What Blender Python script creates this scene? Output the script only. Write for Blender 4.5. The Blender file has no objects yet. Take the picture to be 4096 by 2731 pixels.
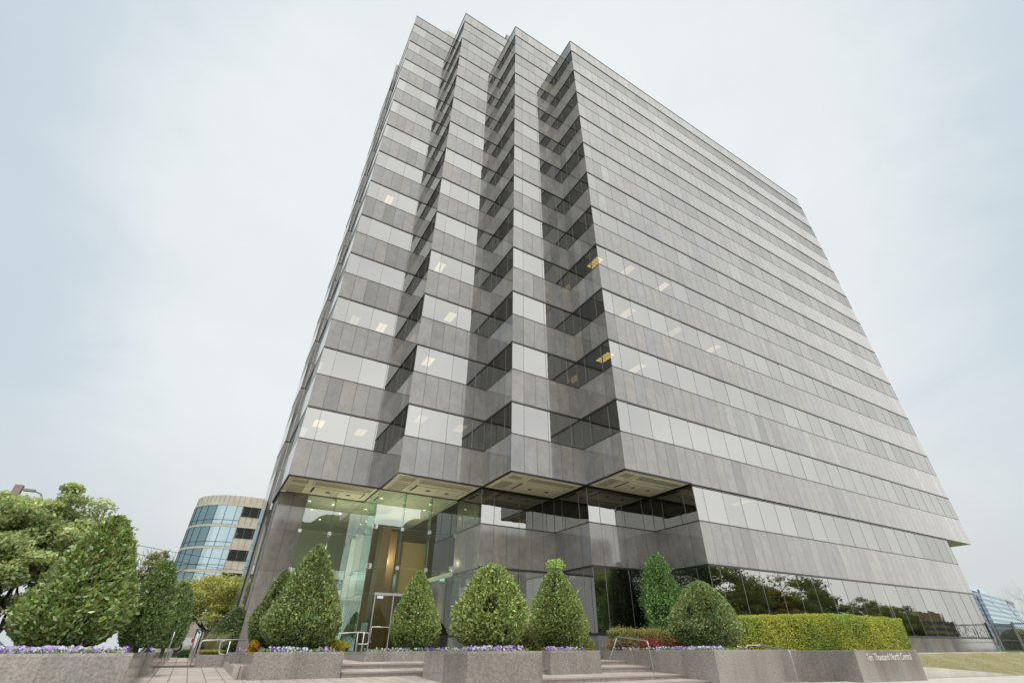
import bpy, math, random
import numpy as np
from mathutils import Vector, Matrix

random.seed(7)
RNG = np.random.default_rng(11)
sc = bpy.context.scene
COL = sc.collection
ZS = 8.0                       # the soffit of the tower stands 8 m above the datum

# ------------------------------------------------------------------ camera (solved from the photograph)
FPX, YAW, PITCH, ROLL = 1854.5716, 0.5483, 0.5931, -0.0044
PX, PY = 2089.1621, 1348.1793
CAM = np.array([-2.0516, -26.5602, -7.5073 + ZS])
def cam_axes():
    f = np.array([math.sin(YAW)*math.cos(PITCH), math.cos(YAW)*math.cos(PITCH), math.sin(PITCH)])
    r = np.array([math.cos(YAW), -math.sin(YAW), 0.0])
    u = np.cross(r, f)
    c, s = math.cos(ROLL), math.sin(ROLL)
    return c*r + s*u, -s*r + c*u, f
CR, CU, CF = cam_axes()
def ray(u, v):
    return CR*(u-PX)/FPX - CU*(v-PY)/FPX + CF
def at(axis, val, u, v):
    """world point where the line of sight through photo pixel (u, v) meets the plane x/y/z = val"""
    d = ray(u, v)
    return CAM + d*((val-CAM[axis])/d[axis])
def mirrored(ywall, yreal, u, v):
    """real point (behind the viewer) that a wall y = ywall mirrors at photo pixel (u, v)"""
    p = at(1, 2*ywall-yreal, u, v)
    return np.array([p[0], yreal, p[2]])

cam = bpy.data.cameras.new('camera')
co = bpy.data.objects.new('camera', cam)
COL.objects.link(co)
cam.sensor_width = 36.0
cam.lens = FPX/4096*36.0
cam.shift_x = (2048-PX)/4096
cam.shift_y = (PY-1365.5)/4096
cam.clip_start, cam.clip_end = 0.1, 3000.0
m = Matrix.Identity(4)
for i in range(3):
    m[i][0], m[i][1], m[i][2], m[i][3] = CR[i], CU[i], -CF[i], CAM[i]
co.matrix_world = m
sc.camera = co
sc.view_settings.view_transform = 'Standard'
sc.view_settings.look = 'None'
sc.view_settings.exposure = 0
sc.render.engine = 'CYCLES'
sc.cycles.use_denoising = True
sc.cycles.max_bounces = 8
sc.cycles.glossy_bounces = 5
sc.cycles.transmission_bounces = 4
sc.cycles.transparent_max_bounces = 12
sc.cycles.sample_clamp_indirect = 6.0

# ------------------------------------------------------------------ object helpers
def link(name, me, mats, parent=None):
    o = bpy.data.objects.new(name, me)
    COL.objects.link(o)
    if me is not None:
        for mt in (mats if isinstance(mats, (list, tuple)) else [mats]):
            if mt.name not in [x.name for x in me.materials if x]:
                me.materials.append(mt)
    if parent is not None:
        o.parent = parent
    return o
def tag(o, label=None, cat=None, group=None, kind=None):
    if label: o['label'] = label
    if cat: o['category'] = cat
    if group: o['group'] = group
    if kind: o['kind'] = kind
    return o
def empty(name, loc, label, cat, group=None):
    o = bpy.data.objects.new(name, None)
    COL.objects.link(o)
    o.location = loc
    o.empty_display_size = 0.2
    return tag(o, label, cat, group)
def place(parent):
    """offset of a parent Empty, so that children may be built in world coordinates"""
    return np.array(parent.location) if parent is not None else np.zeros(3)

class MB:
    """collects polygons; every face has a material slot, a tint (0..1) and a colour"""
    def __init__(s):
        s.v, s.f, s.m, s.t, s.c = [], [], [], [], []
    def poly(s, pts, mat=0, tint=0.5, col=(1, 1, 1)):
        b = len(s.v)
        s.v += [tuple(p) for p in pts]
        s.f.append(tuple(range(b, b+len(pts)))); s.m.append(mat); s.t.append(tint); s.c.append(col)
    def box(s, lo, hi, mat=0, tint=0.5, col=(1, 1, 1), skip=()):
        x0, y0, z0 = lo; x1, y1, z1 = hi
        P = [(x0,y0,z0),(x1,y0,z0),(x1,y1,z0),(x0,y1,z0),(x0,y0,z1),(x1,y0,z1),(x1,y1,z1),(x0,y1,z1)]
        F = {'b':(3,2,1,0),'t':(4,5,6,7),'y0':(0,1,5,4),'x1':(1,2,6,5),'y1':(2,3,7,6),'x0':(3,0,4,7)}
        for k, q in F.items():
            if k not in skip: s.poly([P[i] for i in q], mat, tint, col)
    def obox(s, o, ax, ay, az, mat=0, tint=0.5, col=(1,1,1)):
        """box from corner o along three edge vectors"""
        o, ax, ay, az = map(np.array, (o, ax, ay, az))
        P = [o, o+ax, o+ax+ay, o+ay, o+az, o+ax+az, o+ax+ay+az, o+ay+az]
        det = np.dot(np.cross(ax, ay), az)
        for q in ((3,2,1,0),(4,5,6,7),(0,1,5,4),(1,2,6,5),(2,3,7,6),(3,0,4,7)):
            s.poly([P[i] for i in (q if det > 0 else q[::-1])], mat, tint, col)
    def prism(s, pts, z0, z1, mat=0, topmat=None, tint=0.5, bottom=True):
        """pts counter-clockwise (x, y); z0/z1 numbers or functions of (x, y)"""
        f0 = z0 if callable(z0) else (lambda x, y: z0)
        f1 = z1 if callable(z1) else (lambda x, y: z1)
        n = len(pts)
        for i in range(n):
            a, b = pts[i], pts[(i+1) % n]
            s.poly([(a[0],a[1],f0(*a)),(b[0],b[1],f0(*b)),(b[0],b[1],f1(*b)),(a[0],a[1],f1(*a))], mat, tint)
        s.poly([(p[0],p[1],f1(*p)) for p in pts], mat if topmat is None else topmat, tint)
        if bottom: s.poly([(p[0],p[1],f0(*p)) for p in pts[::-1]], mat, tint)
    def tube(s, path, r, n=8, mat=0, tint=0.5, col=(1,1,1), caps=True):
        path = [np.array(p, float) for p in path]
        rr = r if isinstance(r, (list, tuple, np.ndarray)) else [r]*len(path)
        rings = []; up = None
        for i, p in enumerate(path):
            d = path[min(i+1, len(path)-1)]-path[max(i-1, 0)]
            d = d/(np.linalg.norm(d)+1e-9)
            if up is None:
                up = np.array([0, 0, 1.0]) if abs(d[2]) < .9 else np.array([1.0, 0, 0])
            a = np.cross(d, up); a /= np.linalg.norm(a)+1e-9
            b = np.cross(a, d); up = b
            base = len(s.v)
            for k in range(n):
                t = 2*math.pi*k/n
                s.v.append(tuple(p+rr[i]*(math.cos(t)*a+math.sin(t)*b)))
            rings.append(base)
        for i in range(len(rings)-1):
            for k in range(n):
                k2 = (k+1) % n
                s.f.append((rings[i]+k, rings[i+1]+k, rings[i+1]+k2, rings[i]+k2)); s.m.append(mat); s.t.append(tint); s.c.append(col)
        if caps:
            for ring, rev in ((rings[0], False), (rings[-1], True)):
                q = list(range(ring, ring+n))
                s.f.append(tuple(q[::-1] if rev else q)); s.m.append(mat); s.t.append(tint); s.c.append(col)
    def lathe(s, prof, c, n=24, mat=0, axis='z', tint=0.5):
        base = len(s.v)
        for (r, h) in prof:
            for k in range(n):
                t = 2*math.pi*k/n
                if axis == 'z': s.v.append((c[0]+r*math.cos(t), c[1]+r*math.sin(t), c[2]+h))
                elif axis == 'y': s.v.append((c[0]+r*math.cos(t), c[1]+h, c[2]+r*math.sin(t)))
                else: s.v.append((c[0]+h, c[1]+r*math.cos(t), c[2]+r*math.sin(t)))
        for i in range(len(prof)-1):
            for k in range(n):
                k2 = (k+1) % n
                s.f.append((base+i*n+k, base+i*n+k2, base+(i+1)*n+k2, base+(i+1)*n+k)); s.m.append(mat); s.t.append(tint); s.c.append((1,1,1))
    def build(s, name, mats, parent=None, smooth=False):
        me = bpy.data.meshes.new(name)
        off = place(parent)
        me.from_pydata([tuple(np.array(p)-off) for p in s.v], [], s.f)
        me.polygons.foreach_set('material_index', s.m)
        a = me.attributes.new('tint', 'FLOAT', 'FACE'); a.data.foreach_set('value', np.array(s.t, np.float32))
        if any(c != (1,1,1) for c in s.c):
            a = me.attributes.new('col', 'FLOAT_COLOR', 'FACE')
            a.data.foreach_set('color', np.array([(*c, 1) for c in s.c], np.float32).ravel())
        if smooth: me.polygons.foreach_set('use_smooth', [True]*len(s.f))
        me.update()
        o = bpy.data.objects.new(name, me); COL.objects.link(o)
        for mt in (mats if isinstance(mats, (list, tuple)) else [mats]): me.materials.append(mt)
        if parent is not None: o.parent = parent
        return o

def fillet(pts, r=0.12, n=5):
    pts = [np.array(p, float) for p in pts]
    out = [pts[0]]
    for i in range(1, len(pts)-1):
        a, b, c = pts[i-1], pts[i], pts[i+1]
        d1, d2 = (a-b), (c-b)
        l1, l2 = np.linalg.norm(d1), np.linalg.norm(d2)
        rr = min(r, l1*.45, l2*.45)
        p, q = b+d1/l1*rr, b+d2/l2*rr
        for k in range(n+1):
            t = k/n
            out.append((1-t)**2*p+2*t*(1-t)*b+t*t*q)
    out.append(pts[-1])
    return out

# ------------------------------------------------------------------ materials
class NT:
    def __init__(s, name):
        s.mat = bpy.data.materials.new(name); s.mat.use_nodes = True
        s.n = s.mat.node_tree.nodes; s.l = s.mat.node_tree.links; s.n.clear()
        s.out = s.n.new('ShaderNodeOutputMaterial')
    def add(s, t, **kw):
        nd = s.n.new(t)
        for k, v in kw.items():
            if k in nd.inputs: nd.inputs[k].default_value = v
            else: setattr(nd, k, v)
        return nd
    def con(s, a, b): s.l.new(a, b)
    def coord(s): return s.add('ShaderNodeNewGeometry').outputs['Position']
    def noise(s, scale, detail=4, rough=.55, vec=None, dist=0.0):
        nd = s.add('ShaderNodeTexNoise', Scale=scale, Detail=detail, Roughness=rough, Distortion=dist)
        s.con(vec if vec is not None else s.coord(), nd.inputs['Vector'])
        return nd.outputs['Fac']
    def ramp(s, fac, stops):
        r = s.add('ShaderNodeValToRGB')
        el = r.color_ramp.elements
        while len(el) < len(stops): el.new(.5)
        for e, (p, c) in zip(el, stops):
            e.position = p; e.color = (*c, 1) if len(c) == 3 else c
        s.con(fac, r.inputs['Fac'])
        return r.outputs['Color']
    def mixc(s, fac, a, b, mode='MIX'):
        mx = s.add('ShaderNodeMix', data_type='RGBA', blend_type=mode)
        for val, k in ((fac, 0), (a, 6), (b, 7)):
            if hasattr(val, 'links') or isinstance(val, bpy.types.NodeSocket): s.con(val, mx.inputs[k])
            else: mx.inputs[k].default_value = (*val, 1) if isinstance(val, tuple) else val
        return mx.outputs[2]
    def math(s, op, a, b=0.0, c=0.0):
        nd = s.add('ShaderNodeMath', operation=op)
        for k, val in enumerate((a, b, c)):
            if isinstance(val, bpy.types.NodeSocket): s.con(val, nd.inputs[k])
            else: nd.inputs[k].default_value = val
        return nd.outputs[0]
    def attr(s, name, out='Fac'): return s.add('ShaderNodeAttribute', attribute_name=name).outputs[out]
    def scaled(s, vec, sx, sy, sz):
        mp = s.add('ShaderNodeMapping'); mp.inputs['Scale'].default_value = (sx, sy, sz)
        s.con(vec, mp.inputs['Vector']); return mp.outputs[0]
    def bump(s, h, strength=.3, dist=.02):
        b = s.add('ShaderNodeBump', Strength=strength, Distance=dist); s.con(h, b.inputs['Height']); return b.outputs[0]
    def principled(s, base, rough=.5, spec=.5, metal=0.0, normal=None, **kw):
        p = s.add('ShaderNodeBsdfPrincipled')
        for val, k in ((base, 'Base Color'), (rough, 'Roughness'), (spec, 'Specular IOR Level'), (metal, 'Metallic')):
            if isinstance(val, bpy.types.NodeSocket): s.con(val, p.inputs[k])
            else: p.inputs[k].default_value = (*val, 1) if isinstance(val, tuple) else val
        if normal is not None: s.con(normal, p.inputs['Normal'])
        for k, v in kw.items(): p.inputs[k].default_value = v
        s.con(p.outputs[0], s.out.inputs[0]); return p

def simple(name, col, rough=.5, metal=0.0, var=.12, scale=8.0, spec=.5):
    t = NT(name)
    n = t.noise(scale, 4)
    c = t.mixc(n, tuple(x*(1-var) for x in col), tuple(min(1, x*(1+var)) for x in col))
    t.principled(c, rough, spec, metal)
    return t.mat

def stone_tower():
    t = NT('polished_slate_granite')
    tint = t.attr('tint')
    c = t.ramp(tint, [(0, (.148,.145,.138)), (.28, (.218,.203,.182)), (.5, (.222,.217,.204)), (.68, (.256,.233,.203)), (.86, (.205,.211,.214)), (1, (.300,.292,.275))])
    pos = t.coord()
    sh = t.add('ShaderNodeVectorMath', operation='SCALE'); t.con(pos, sh.inputs[0]); sh.inputs['Scale'].default_value = 1.0
    # every slab has its own veins: shift the noise by the slab's tint
    cmb = t.add('ShaderNodeCombineXYZ'); k = t.math('MULTIPLY', tint, 57.0)
    t.con(k, cmb.inputs[0]); t.con(k, cmb.inputs[2])
    ad = t.add('ShaderNodeVectorMath', operation='ADD'); t.con(pos, ad.inputs[0]); t.con(cmb.outputs[0], ad.inputs[1])
    big = t.noise(.9, 6, .62, ad.outputs[0], 1.2)
    c = t.mixc(t.ramp(big, [(.35, (0,0,0)), (.68, (1,1,1))]), t.mixc(.75, c, (.62,.62,.64), 'MULTIPLY'), c)
    vein = t.noise(.55, 5, .6, ad.outputs[0], 2.6)
    vv = t.ramp(vein, [(.485, (0,0,0)), (.5, (1,1,1)), (.515, (0,0,0))])
    c = t.mixc(t.math('MULTIPLY', vv, .13), c, (.36,.35,.33))
    grain = t.noise(28, 3, .7, pos)
    c = t.mixc(.55, c, t.mixc(.6, t.ramp(grain, [(.3, (.72,.72,.72)), (.7, (1.22,1.22,1.22))]), t.ramp(t.noise(3.2, 5, .65, t.scaled(pos, 1, 1, .3)), [(.3, (.70,.70,.69)), (.68, (1.26,1.25,1.23))])), 'MULTIPLY')
    rough = t.add('ShaderNodeMapRange'); t.con(big, rough.inputs[0])
    rough.inputs[3].default_value = .03; rough.inputs[4].default_value = .10
    t.principled(c, rough.outputs[0], .85)
    return t.mat

def stone_planter():
    t = NT('planter_granite')
    pos = t.coord()
    tint = t.attr('tint')
    sp = t.noise(24, 5, .8, pos)
    c = t.ramp(sp, [(.28, (.115,.108,.10)), (.45, (.245,.228,.21)), (.62, (.355,.332,.31)), (.8, (.48,.455,.43))])
    c = t.mixc(.8, c, t.ramp(tint, [(0, (.78,.77,.76)), (1, (1.12,1.10,1.07))]), 'MULTIPLY')
    st = t.noise(1.3, 5, .6, t.scaled(pos, 1, 1, .35))
    c = t.mixc(.9, c, t.ramp(st, [(.3, (.72,.71,.69)), (.65, (1.10,1.10,1.10))]), 'MULTIPLY')
    t.principled(c, t.math('MULTIPLY_ADD', sp, .18, .08), .5)
    return t.mat

def tiles():
    t = NT('plaza_tile')
    pos = t.coord()
    bt = t.add('ShaderNodeTexBrick', offset=0.0, squash=1.0)
    t.con(t.scaled(pos, 1, 1, 0), bt.inputs['Vector'])
    for k, v in {'Scale': 1.0, 'Mortar Size': .011, 'Mortar Smooth': .1, 'Bias': 0.0, 'Brick Width': .355, 'Row Height': .60}.items(): bt.inputs[k].default_value = v
    bt.inputs['Color1'].default_value = (.43,.365,.32,1); bt.inputs['Color2'].default_value = (.54,.47,.415,1); bt.inputs['Mortar'].default_value = (.15,.125,.11,1)
    n = t.noise(2.2, 6, .65, pos); n2 = t.noise(40, 3, .6, pos)
    c = t.mixc(.55, bt.outputs['Color'], t.ramp(n, [(.3, (.80,.78,.76)), (.7, (1.14,1.14,1.14))]), 'MULTIPLY')
    c = t.mixc(.4, c, t.ramp(n2, [(.3, (.85,.85,.85)), (.7, (1.12,1.12,1.12))]), 'MULTIPLY')
    t.principled(c, .55, .4, normal=t.bump(bt.outputs['Fac'], -.35, .01))
    return t.mat

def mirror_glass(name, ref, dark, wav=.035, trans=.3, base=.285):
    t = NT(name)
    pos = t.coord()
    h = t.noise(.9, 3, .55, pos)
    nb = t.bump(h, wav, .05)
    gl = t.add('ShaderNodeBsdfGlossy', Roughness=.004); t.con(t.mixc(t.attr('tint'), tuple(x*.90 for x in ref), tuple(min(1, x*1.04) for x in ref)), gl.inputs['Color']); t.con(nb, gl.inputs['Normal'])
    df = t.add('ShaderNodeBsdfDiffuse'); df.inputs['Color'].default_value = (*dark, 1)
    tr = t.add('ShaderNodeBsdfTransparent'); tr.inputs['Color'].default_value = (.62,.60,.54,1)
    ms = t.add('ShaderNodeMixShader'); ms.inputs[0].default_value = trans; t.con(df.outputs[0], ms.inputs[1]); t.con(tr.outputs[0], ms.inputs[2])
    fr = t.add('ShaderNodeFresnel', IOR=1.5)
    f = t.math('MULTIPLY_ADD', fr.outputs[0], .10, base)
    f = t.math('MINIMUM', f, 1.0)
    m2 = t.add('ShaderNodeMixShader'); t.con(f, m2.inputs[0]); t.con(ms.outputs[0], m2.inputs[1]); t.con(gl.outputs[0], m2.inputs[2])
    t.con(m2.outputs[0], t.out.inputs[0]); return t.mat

def clear_glass():
    t = NT('lobby_glass')
    gl = t.add('ShaderNodeBsdfGlossy', Roughness=.0); gl.inputs['Color'].default_value = (.9,1,.96,1)
    h = t.noise(.8, 2, .5); t.con(t.bump(h, .02, .05), gl.inputs['Normal'])
    tr = t.add('ShaderNodeBsdfTransparent'); tr.inputs['Color'].default_value = (.66,.86,.79,1)
    fr = t.add('ShaderNodeFresnel', IOR=1.55)
    f = t.math('MINIMUM', t.math('MULTIPLY_ADD', fr.outputs[0], 1.3, .13), 1.0)
    mx = t.add('ShaderNodeMixShader'); t.con(f, mx.inputs[0]); t.con(tr.outputs[0], mx.inputs[1]); t.con(gl.outputs[0], mx.inputs[2])
    t.con(mx.outputs[0], t.out.inputs[0]); return t.mat

def leaf_mat(name, rough=.42, spec=.5, trans=.18):
    t = NT(name)
    c = t.attr('col', 'Color')
    p = t.add('ShaderNodeBsdfPrincipled', Roughness=rough); p.inputs['Specular IOR Level'].default_value = spec
    t.con(c, p.inputs['Base Color'])
    tl = t.add('ShaderNodeBsdfTranslucent'); t.con(t.mixc(.5, c, (.42,.55,.10)), tl.inputs['Color'])
    mx = t.add('ShaderNodeMixShader'); mx.inputs[0].default_value = trans
    t.con(p.outputs[0], mx.inputs[1]); t.con(tl.outputs[0], mx.inputs[2]); t.con(mx.outputs[0], t.out.inputs[0]); return t.mat

def emit(name, col, st):
    t = NT(name); e = t.add('ShaderNodeEmission', Strength=st); e.inputs['Color'].default_value = (*col, 1)
    t.con(e.outputs[0], t.out.inputs[0]); return t.mat

def wood(name, a, b):
    t = NT(name); pos = t.coord()
    n = t.noise(6, 5, .6, t.scaled(pos, 3, 3, .25), .6)
    t.principled(t.mixc(n, a, b), .28, .5); return t.mat

def ground_mat(name, a, b, scale, rough=.9, bump=0.0, fine=60):
    t = NT(name); pos = t.coord()
    n = t.noise(scale, 8, .65, pos); n2 = t.noise(fine, 4, .7, pos)
    c = t.mixc(t.ramp(n, [(.3, (0,0,0)), (.7, (1,1,1))]), a, b)
    c = t.mixc(.6, c, t.ramp(n2, [(.25, (.7,.7,.7)), (.75, (1.25,1.25,1.25))]), 'MULTIPLY')
    t.principled(c, rough, .3, normal=t.bump(n2, bump, .02) if bump else None); return t.mat

M_STONE = stone_tower(); M_PLANT = stone_planter(); M_TILE = tiles()
M_GLASS = mirror_glass('reflective_grey_glass', (.90,.90,.87), (.012,.012,.011))
M_GLASSLOW = mirror_glass('dark_ground_floor_glass', (.86,.87,.84), (.008,.008,.006), wav=.05, trans=.25)
M_GLASSB = mirror_glass('shaded_return_glass', (.86,.86,.82), (.010,.010,.009), base=.13)  # same glass as the fronts, reflectance lowered to put recess shade into the material
M_LOBBY = clear_glass()
M_JOINT = simple('dark_joint', (.035,.034,.033), .6)
M_TRIM = simple('bronze_trim', (.055,.053,.052), .35, .6)
M_MULL = simple('grey_mullion', (.22,.22,.21), .5, .2)
M_SLAB = simple('dark_interior', (.05,.048,.044), .9)
M_SOFF = simple('cream_soffit', (.86,.80,.62), .8, 0, .07, 2.5)
M_SOFF2 = simple('sand_coffer', (.50,.47,.38), .9, 0, .08, 3)
M_BLACK = simple('black_slot', (.01,.01,.01), .8)
M_STEEL = simple('brushed_steel', (.50,.49,.50), .34, .85, .1, 20)
M_CHROME = simple('polished_steel', (.62,.62,.62), .15, 1.0, .05)
M_LEAF = leaf_mat('holly_leaf', .30, .6, .16)
M_OAKLEAF = leaf_mat('oak_leaf', .55, .35, .25)
M_PETAL = leaf_mat('pansy_petal', .6, .2, .3)
M_BARK = ground_mat('bark', (.07,.055,.045), (.17,.145,.12), 7, .95, .4, 30)
M_SOIL = ground_mat('mulch', (.03,.022,.016), (.08,.055,.04), 5, 1, .5, 50)
M_LAWN = ground_mat('dormant_grass', (.24,.22,.12), (.36,.33,.20), .8, 1, .5, 70)
M_GREEN = ground_mat('green_grass', (.07,.12,.03), (.13,.19,.06), .8, 1, .5, 40)
M_ASPH = ground_mat('asphalt', (.045,.045,.047), (.075,.074,.072), .6, .9, .2, 60)
M_CONC = ground_mat('pale_concrete', (.46,.44,.38), (.60,.57,.50), .9, .85, .1, 45)
M_RISER = ground_mat('riser_granite', (.20,.185,.17), (.36,.33,.305), 9, .45, .1, 60)
M_NOSE = simple('tread_nosing', (.30,.24,.215), .5)
M_LAMPW = emit('warm_lamp', (1, .74, .34), 9.0)
M_FIXTS = [emit('ceiling_fixture', (1, .84, .52), q) for q in (2.6, 1.7, 1.1)]
M_LAMPO = emit('amber_fixture', (1, .72, .22), 3.2)
M_DOWN = emit('downlight', (1, .88, .62), 9.0)

# ------------------------------------------------------------------ sky and sun
SUN_EL, SUN_AZ = math.radians(74), math.radians(235)     # high, behind the viewer, veiled by cloud
w = bpy.data.worlds.new('World'); sc.world = w; w.use_nodes = True
nt = w.node_tree; nt.nodes.clear()
def wn(t, **kw):
    n = nt.nodes.new(t)
    for k, v in kw.items():
        if k in n.inputs: n.inputs[k].default_value = v
        else: setattr(n, k, v)
    return n
wo = wn('ShaderNodeOutputWorld'); bg = wn('ShaderNodeBackground', Strength=0.1)
nt.links.new(bg.outputs[0], wo.inputs[0])
sky = wn('ShaderNodeTexSky', sky_type='NISHITA', sun_disc=False, sun_elevation=SUN_EL, sun_rotation=SUN_AZ, air_density=1.2, dust_density=3.0)
tc = wn('ShaderNodeTexCoord')
nrm = wn('ShaderNodeVectorMath', operation='NORMALIZE'); nt.links.new(tc.outputs['Generated'], nrm.inputs[0])
def wdot(v):
    d = wn('ShaderNodeVectorMath', operation='DOT_PRODUCT'); d.inputs[1].default_value = Vector(v).normalized()
    nt.links.new(nrm.outputs[0], d.inputs[0]); return d.outputs['Value']
def wramp(fac, stops, interp='EASE'):
    r = wn('ShaderNodeValToRGB'); r.color_ramp.interpolation = interp
    el = r.color_ramp.elements
    while len(el) < len(stops): el.new(.5)
    for e, (p, c) in zip(el, stops): e.position = p; e.color = (*c, 1)
    nt.links.new(fac, r.inputs[0]); return r.outputs[0]
def wmix(fac, a, b, mode='MIX'):
    mx = wn('ShaderNodeMix', data_type='RGBA', blend_type=mode)
    for val, k in ((fac, 0), (a, 6), (b, 7)):
        if isinstance(val, bpy.types.NodeSocket): nt.links.new(val, mx.inputs[k])
        else: mx.inputs[k].default_value = (*val, 1) if isinstance(val, tuple) else val
    return mx.outputs[2]
def wnoise(scale, detail, mapscale, rough=.55, dist=0.0):
    mp = wn('ShaderNodeMapping'); mp.inputs['Scale'].default_value = mapscale; nt.links.new(nrm.outputs[0], mp.inputs[0])
    n = wn('ShaderNodeTexNoise', Scale=scale, Detail=detail, Roughness=rough, Distortion=dist); nt.links.new(mp.outputs[0], n.inputs['Vector']); return n.outputs['Fac']
# bright veil of cloud ahead, bluer where it thins out to the sides
ahead = wdot((.48, .70, .62))
nz = wnoise(1.6, 6, (1, 1, 1.8), .6, .4)
adn = wn('ShaderNodeMath', operation='MULTIPLY_ADD'); nt.links.new(nz, adn.inputs[0]); adn.inputs[1].default_value = .28; nt.links.new(ahead, adn.inputs[2])
cloud = wramp(adn.outputs[0], [(.60, (.46,.60,.735)), (.78, (.63,.725,.79)), (.96, (.86,.905,.915)), (1.0, (.88,.92,.93))])
streak = wnoise(2.0, 6, (1.0, 1.0, 2.0), .5, .25)
cloud = wmix(.55, cloud, wramp(streak, [(.30, (.91,.92,.935)), (.5, (.99,.99,.985)), (.68, (1.05,1.04,1.03))], 'LINEAR'), 'MULTIPLY')
# low sky is a flatter grey
sep = wn('ShaderNodeSeparateXYZ'); nt.links.new(nrm.outputs[0], sep.inputs[0])
cloud = wmix(wramp(sep.outputs[2], [(.0, (.75,.75,.75)), (.42, (0,0,0))]), cloud, (.70, .715, .705))
# the cloud is far brighter on the side of the hidden sun, behind the viewer
back = wdot((.10, -.98, .0))
bk = wn('ShaderNodeMath', operation='MULTIPLY_ADD'); nt.links.new(back, bk.inputs[0]); bk.inputs[1].default_value = .5; bk.inputs[2].default_value = .5
backs = bk.outputs[0]
cloud = wmix(wramp(backs, [(.595, (0,0,0)), (.665, (.95,.95,.95))]), cloud, wmix(.8, (.70,.69,.66), wramp(streak, [(.3, (.6,.6,.6)), (.7, (.8,.79,.77))], 'LINEAR')))
gain = wramp(backs, [(.595, (.2778,.2778,.2778)), (.685, (.80,.80,.80)), (.84, (.97,.97,.97)), (1.0, (1,1,1))])
cloud = wmix(1.0, cloud, wmix(1.0, gain, (3.6,3.6,3.6), 'MULTIPLY'), 'MULTIPLY')
cloud10 = wmix(1.0, cloud, (10.0, 10.0, 10.0), 'MULTIPLY')
nt.links.new(wmix(.93, sky.outputs[0], cloud10), bg.inputs[0])
sl = bpy.data.lights.new('sun', 'SUN'); sl.energy = 1.5; sl.angle = math.radians(14); sl.color = (1, .95, .88)
so = bpy.data.objects.new('sun', sl); COL.objects.link(so)
sd = Vector((math.sin(SUN_AZ)*math.cos(SUN_EL), math.cos(SUN_AZ)*math.cos(SUN_EL), math.sin(SUN_EL)))
so.rotation_euler = sd.to_track_quat('Z', 'Y').to_euler()
so.location = (0, -60, 60)

# ================================================================== THE TOWER
MD = 1.5954                    # facade module
ST, SPH, PAR = 3.96, 2.024, 1.903   # storey, stone band, parapet
GZ = 0.0                       # datum
tower = empty('office_tower', (14.0, 8.0, GZ), 'tall grey stone and mirror glass office tower with stepped sawtooth corner', 'office tower')
EX, EY = (1, 0), (0, 1)
def W(p0, u, nv, s, z, off=0.0):
    return (p0[0]+u[0]*s+nv[0]*off, p0[1]+u[1]*s+nv[1]*off, z)
def wbox(mb, p0, u, nv, s0, s1, z0, z1, o0, o1, mat=0, tint=.5):
    a = np.array(W(p0, u, nv, s0, z0, o0))
    mb.obox(a, np.array((u[0]*(s1-s0), u[1]*(s1-s0), 0)), np.array((nv[0]*(o1-o0), nv[1]*(o1-o0), 0)), np.array((0, 0, z1-z0)), mat, tint)
def breaks(n, half):
    if n < 1: return [0.0, n*MD]
    if half: return [k*.5*MD for k in range(int(round(n*2))+1)]
    b = [0.0]+[(k+.5)*MD for k in range(int(n))]+[n*MD]
    return b
def stone_panels(mb, p0, u, nv, n, z0, z1, mixed=.5):
    b = breaks(n, True); L = b[-1]; g = .008
    L > .4 and wbox(mb, p0, u, nv, .03, L-.03, z0+.001, z1-.001, -.10, -.022, 1)
    base = random.uniform(.25, .75)
    for a, c in zip(b[:-1], b[1:]):
        t = min(1, max(0, base+random.gauss(0, .20))) if random.random() > .22 else random.random()
        a2 = a+(g if a > .01 else -.001); c2 = c-(g if c < L-.01 else -.001)
        q = [W(p0,u,nv,a2,z0+.006), W(p0,u,nv,c2,z0+.006), W(p0,u,nv,c2,z1-.006), W(p0,u,nv,a2,z1-.006)]
        if u[0]*nv[1]-u[1]*nv[0] > 0: q = q[::-1]
        mb.poly(q, 0, t)
def glass_panes(mb, fr, p0, u, nv, n, z0, z1, bar=.10, sill=.05, bars_mat=0):
    b = breaks(n, False); L = b[-1]; g = .009
    for a, c in zip(b[:-1], b[1:]):
        j = [random.uniform(-.004, .004) for _ in range(3)]
        q = [W(p0,u,nv,a+g,z0+sill*.6,-.012+j[0]), W(p0,u,nv,c-g,z0+sill*.6,-.012+j[1]), W(p0,u,nv,c-g,z1-bar*.8,-.012+j[2]), W(p0,u,nv,a+g,z1-bar*.8,-.012+j[0]+j[2]-j[1])]
        if u[0]*nv[1]-u[1]*nv[0] > 0: q = q[::-1]
        mb.poly(q, 0, random.random())
    wbox(fr, p0, u, nv, 0, L, z1-bar, z1-.002, -.10, .026, 0)
    wbox(fr, p0, u, nv, 0, L, z0+.002, z0+sill, -.10, .012, 0)
    for k in b[1:-1]:
        wbox(fr, p0, u, nv, k-.011, k+.011, z0+sill, z1-bar, -.09, -.003, 1)
    for k in (0, L):
        s = .010 if k == 0 else -.010
        wbox(fr, p0, u, nv, min(k, k+s), max(k, k+s), z0+sill, z1-bar, -.018, -.003, 1)
FR_M = [M_TRIM, M_MULL]
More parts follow.
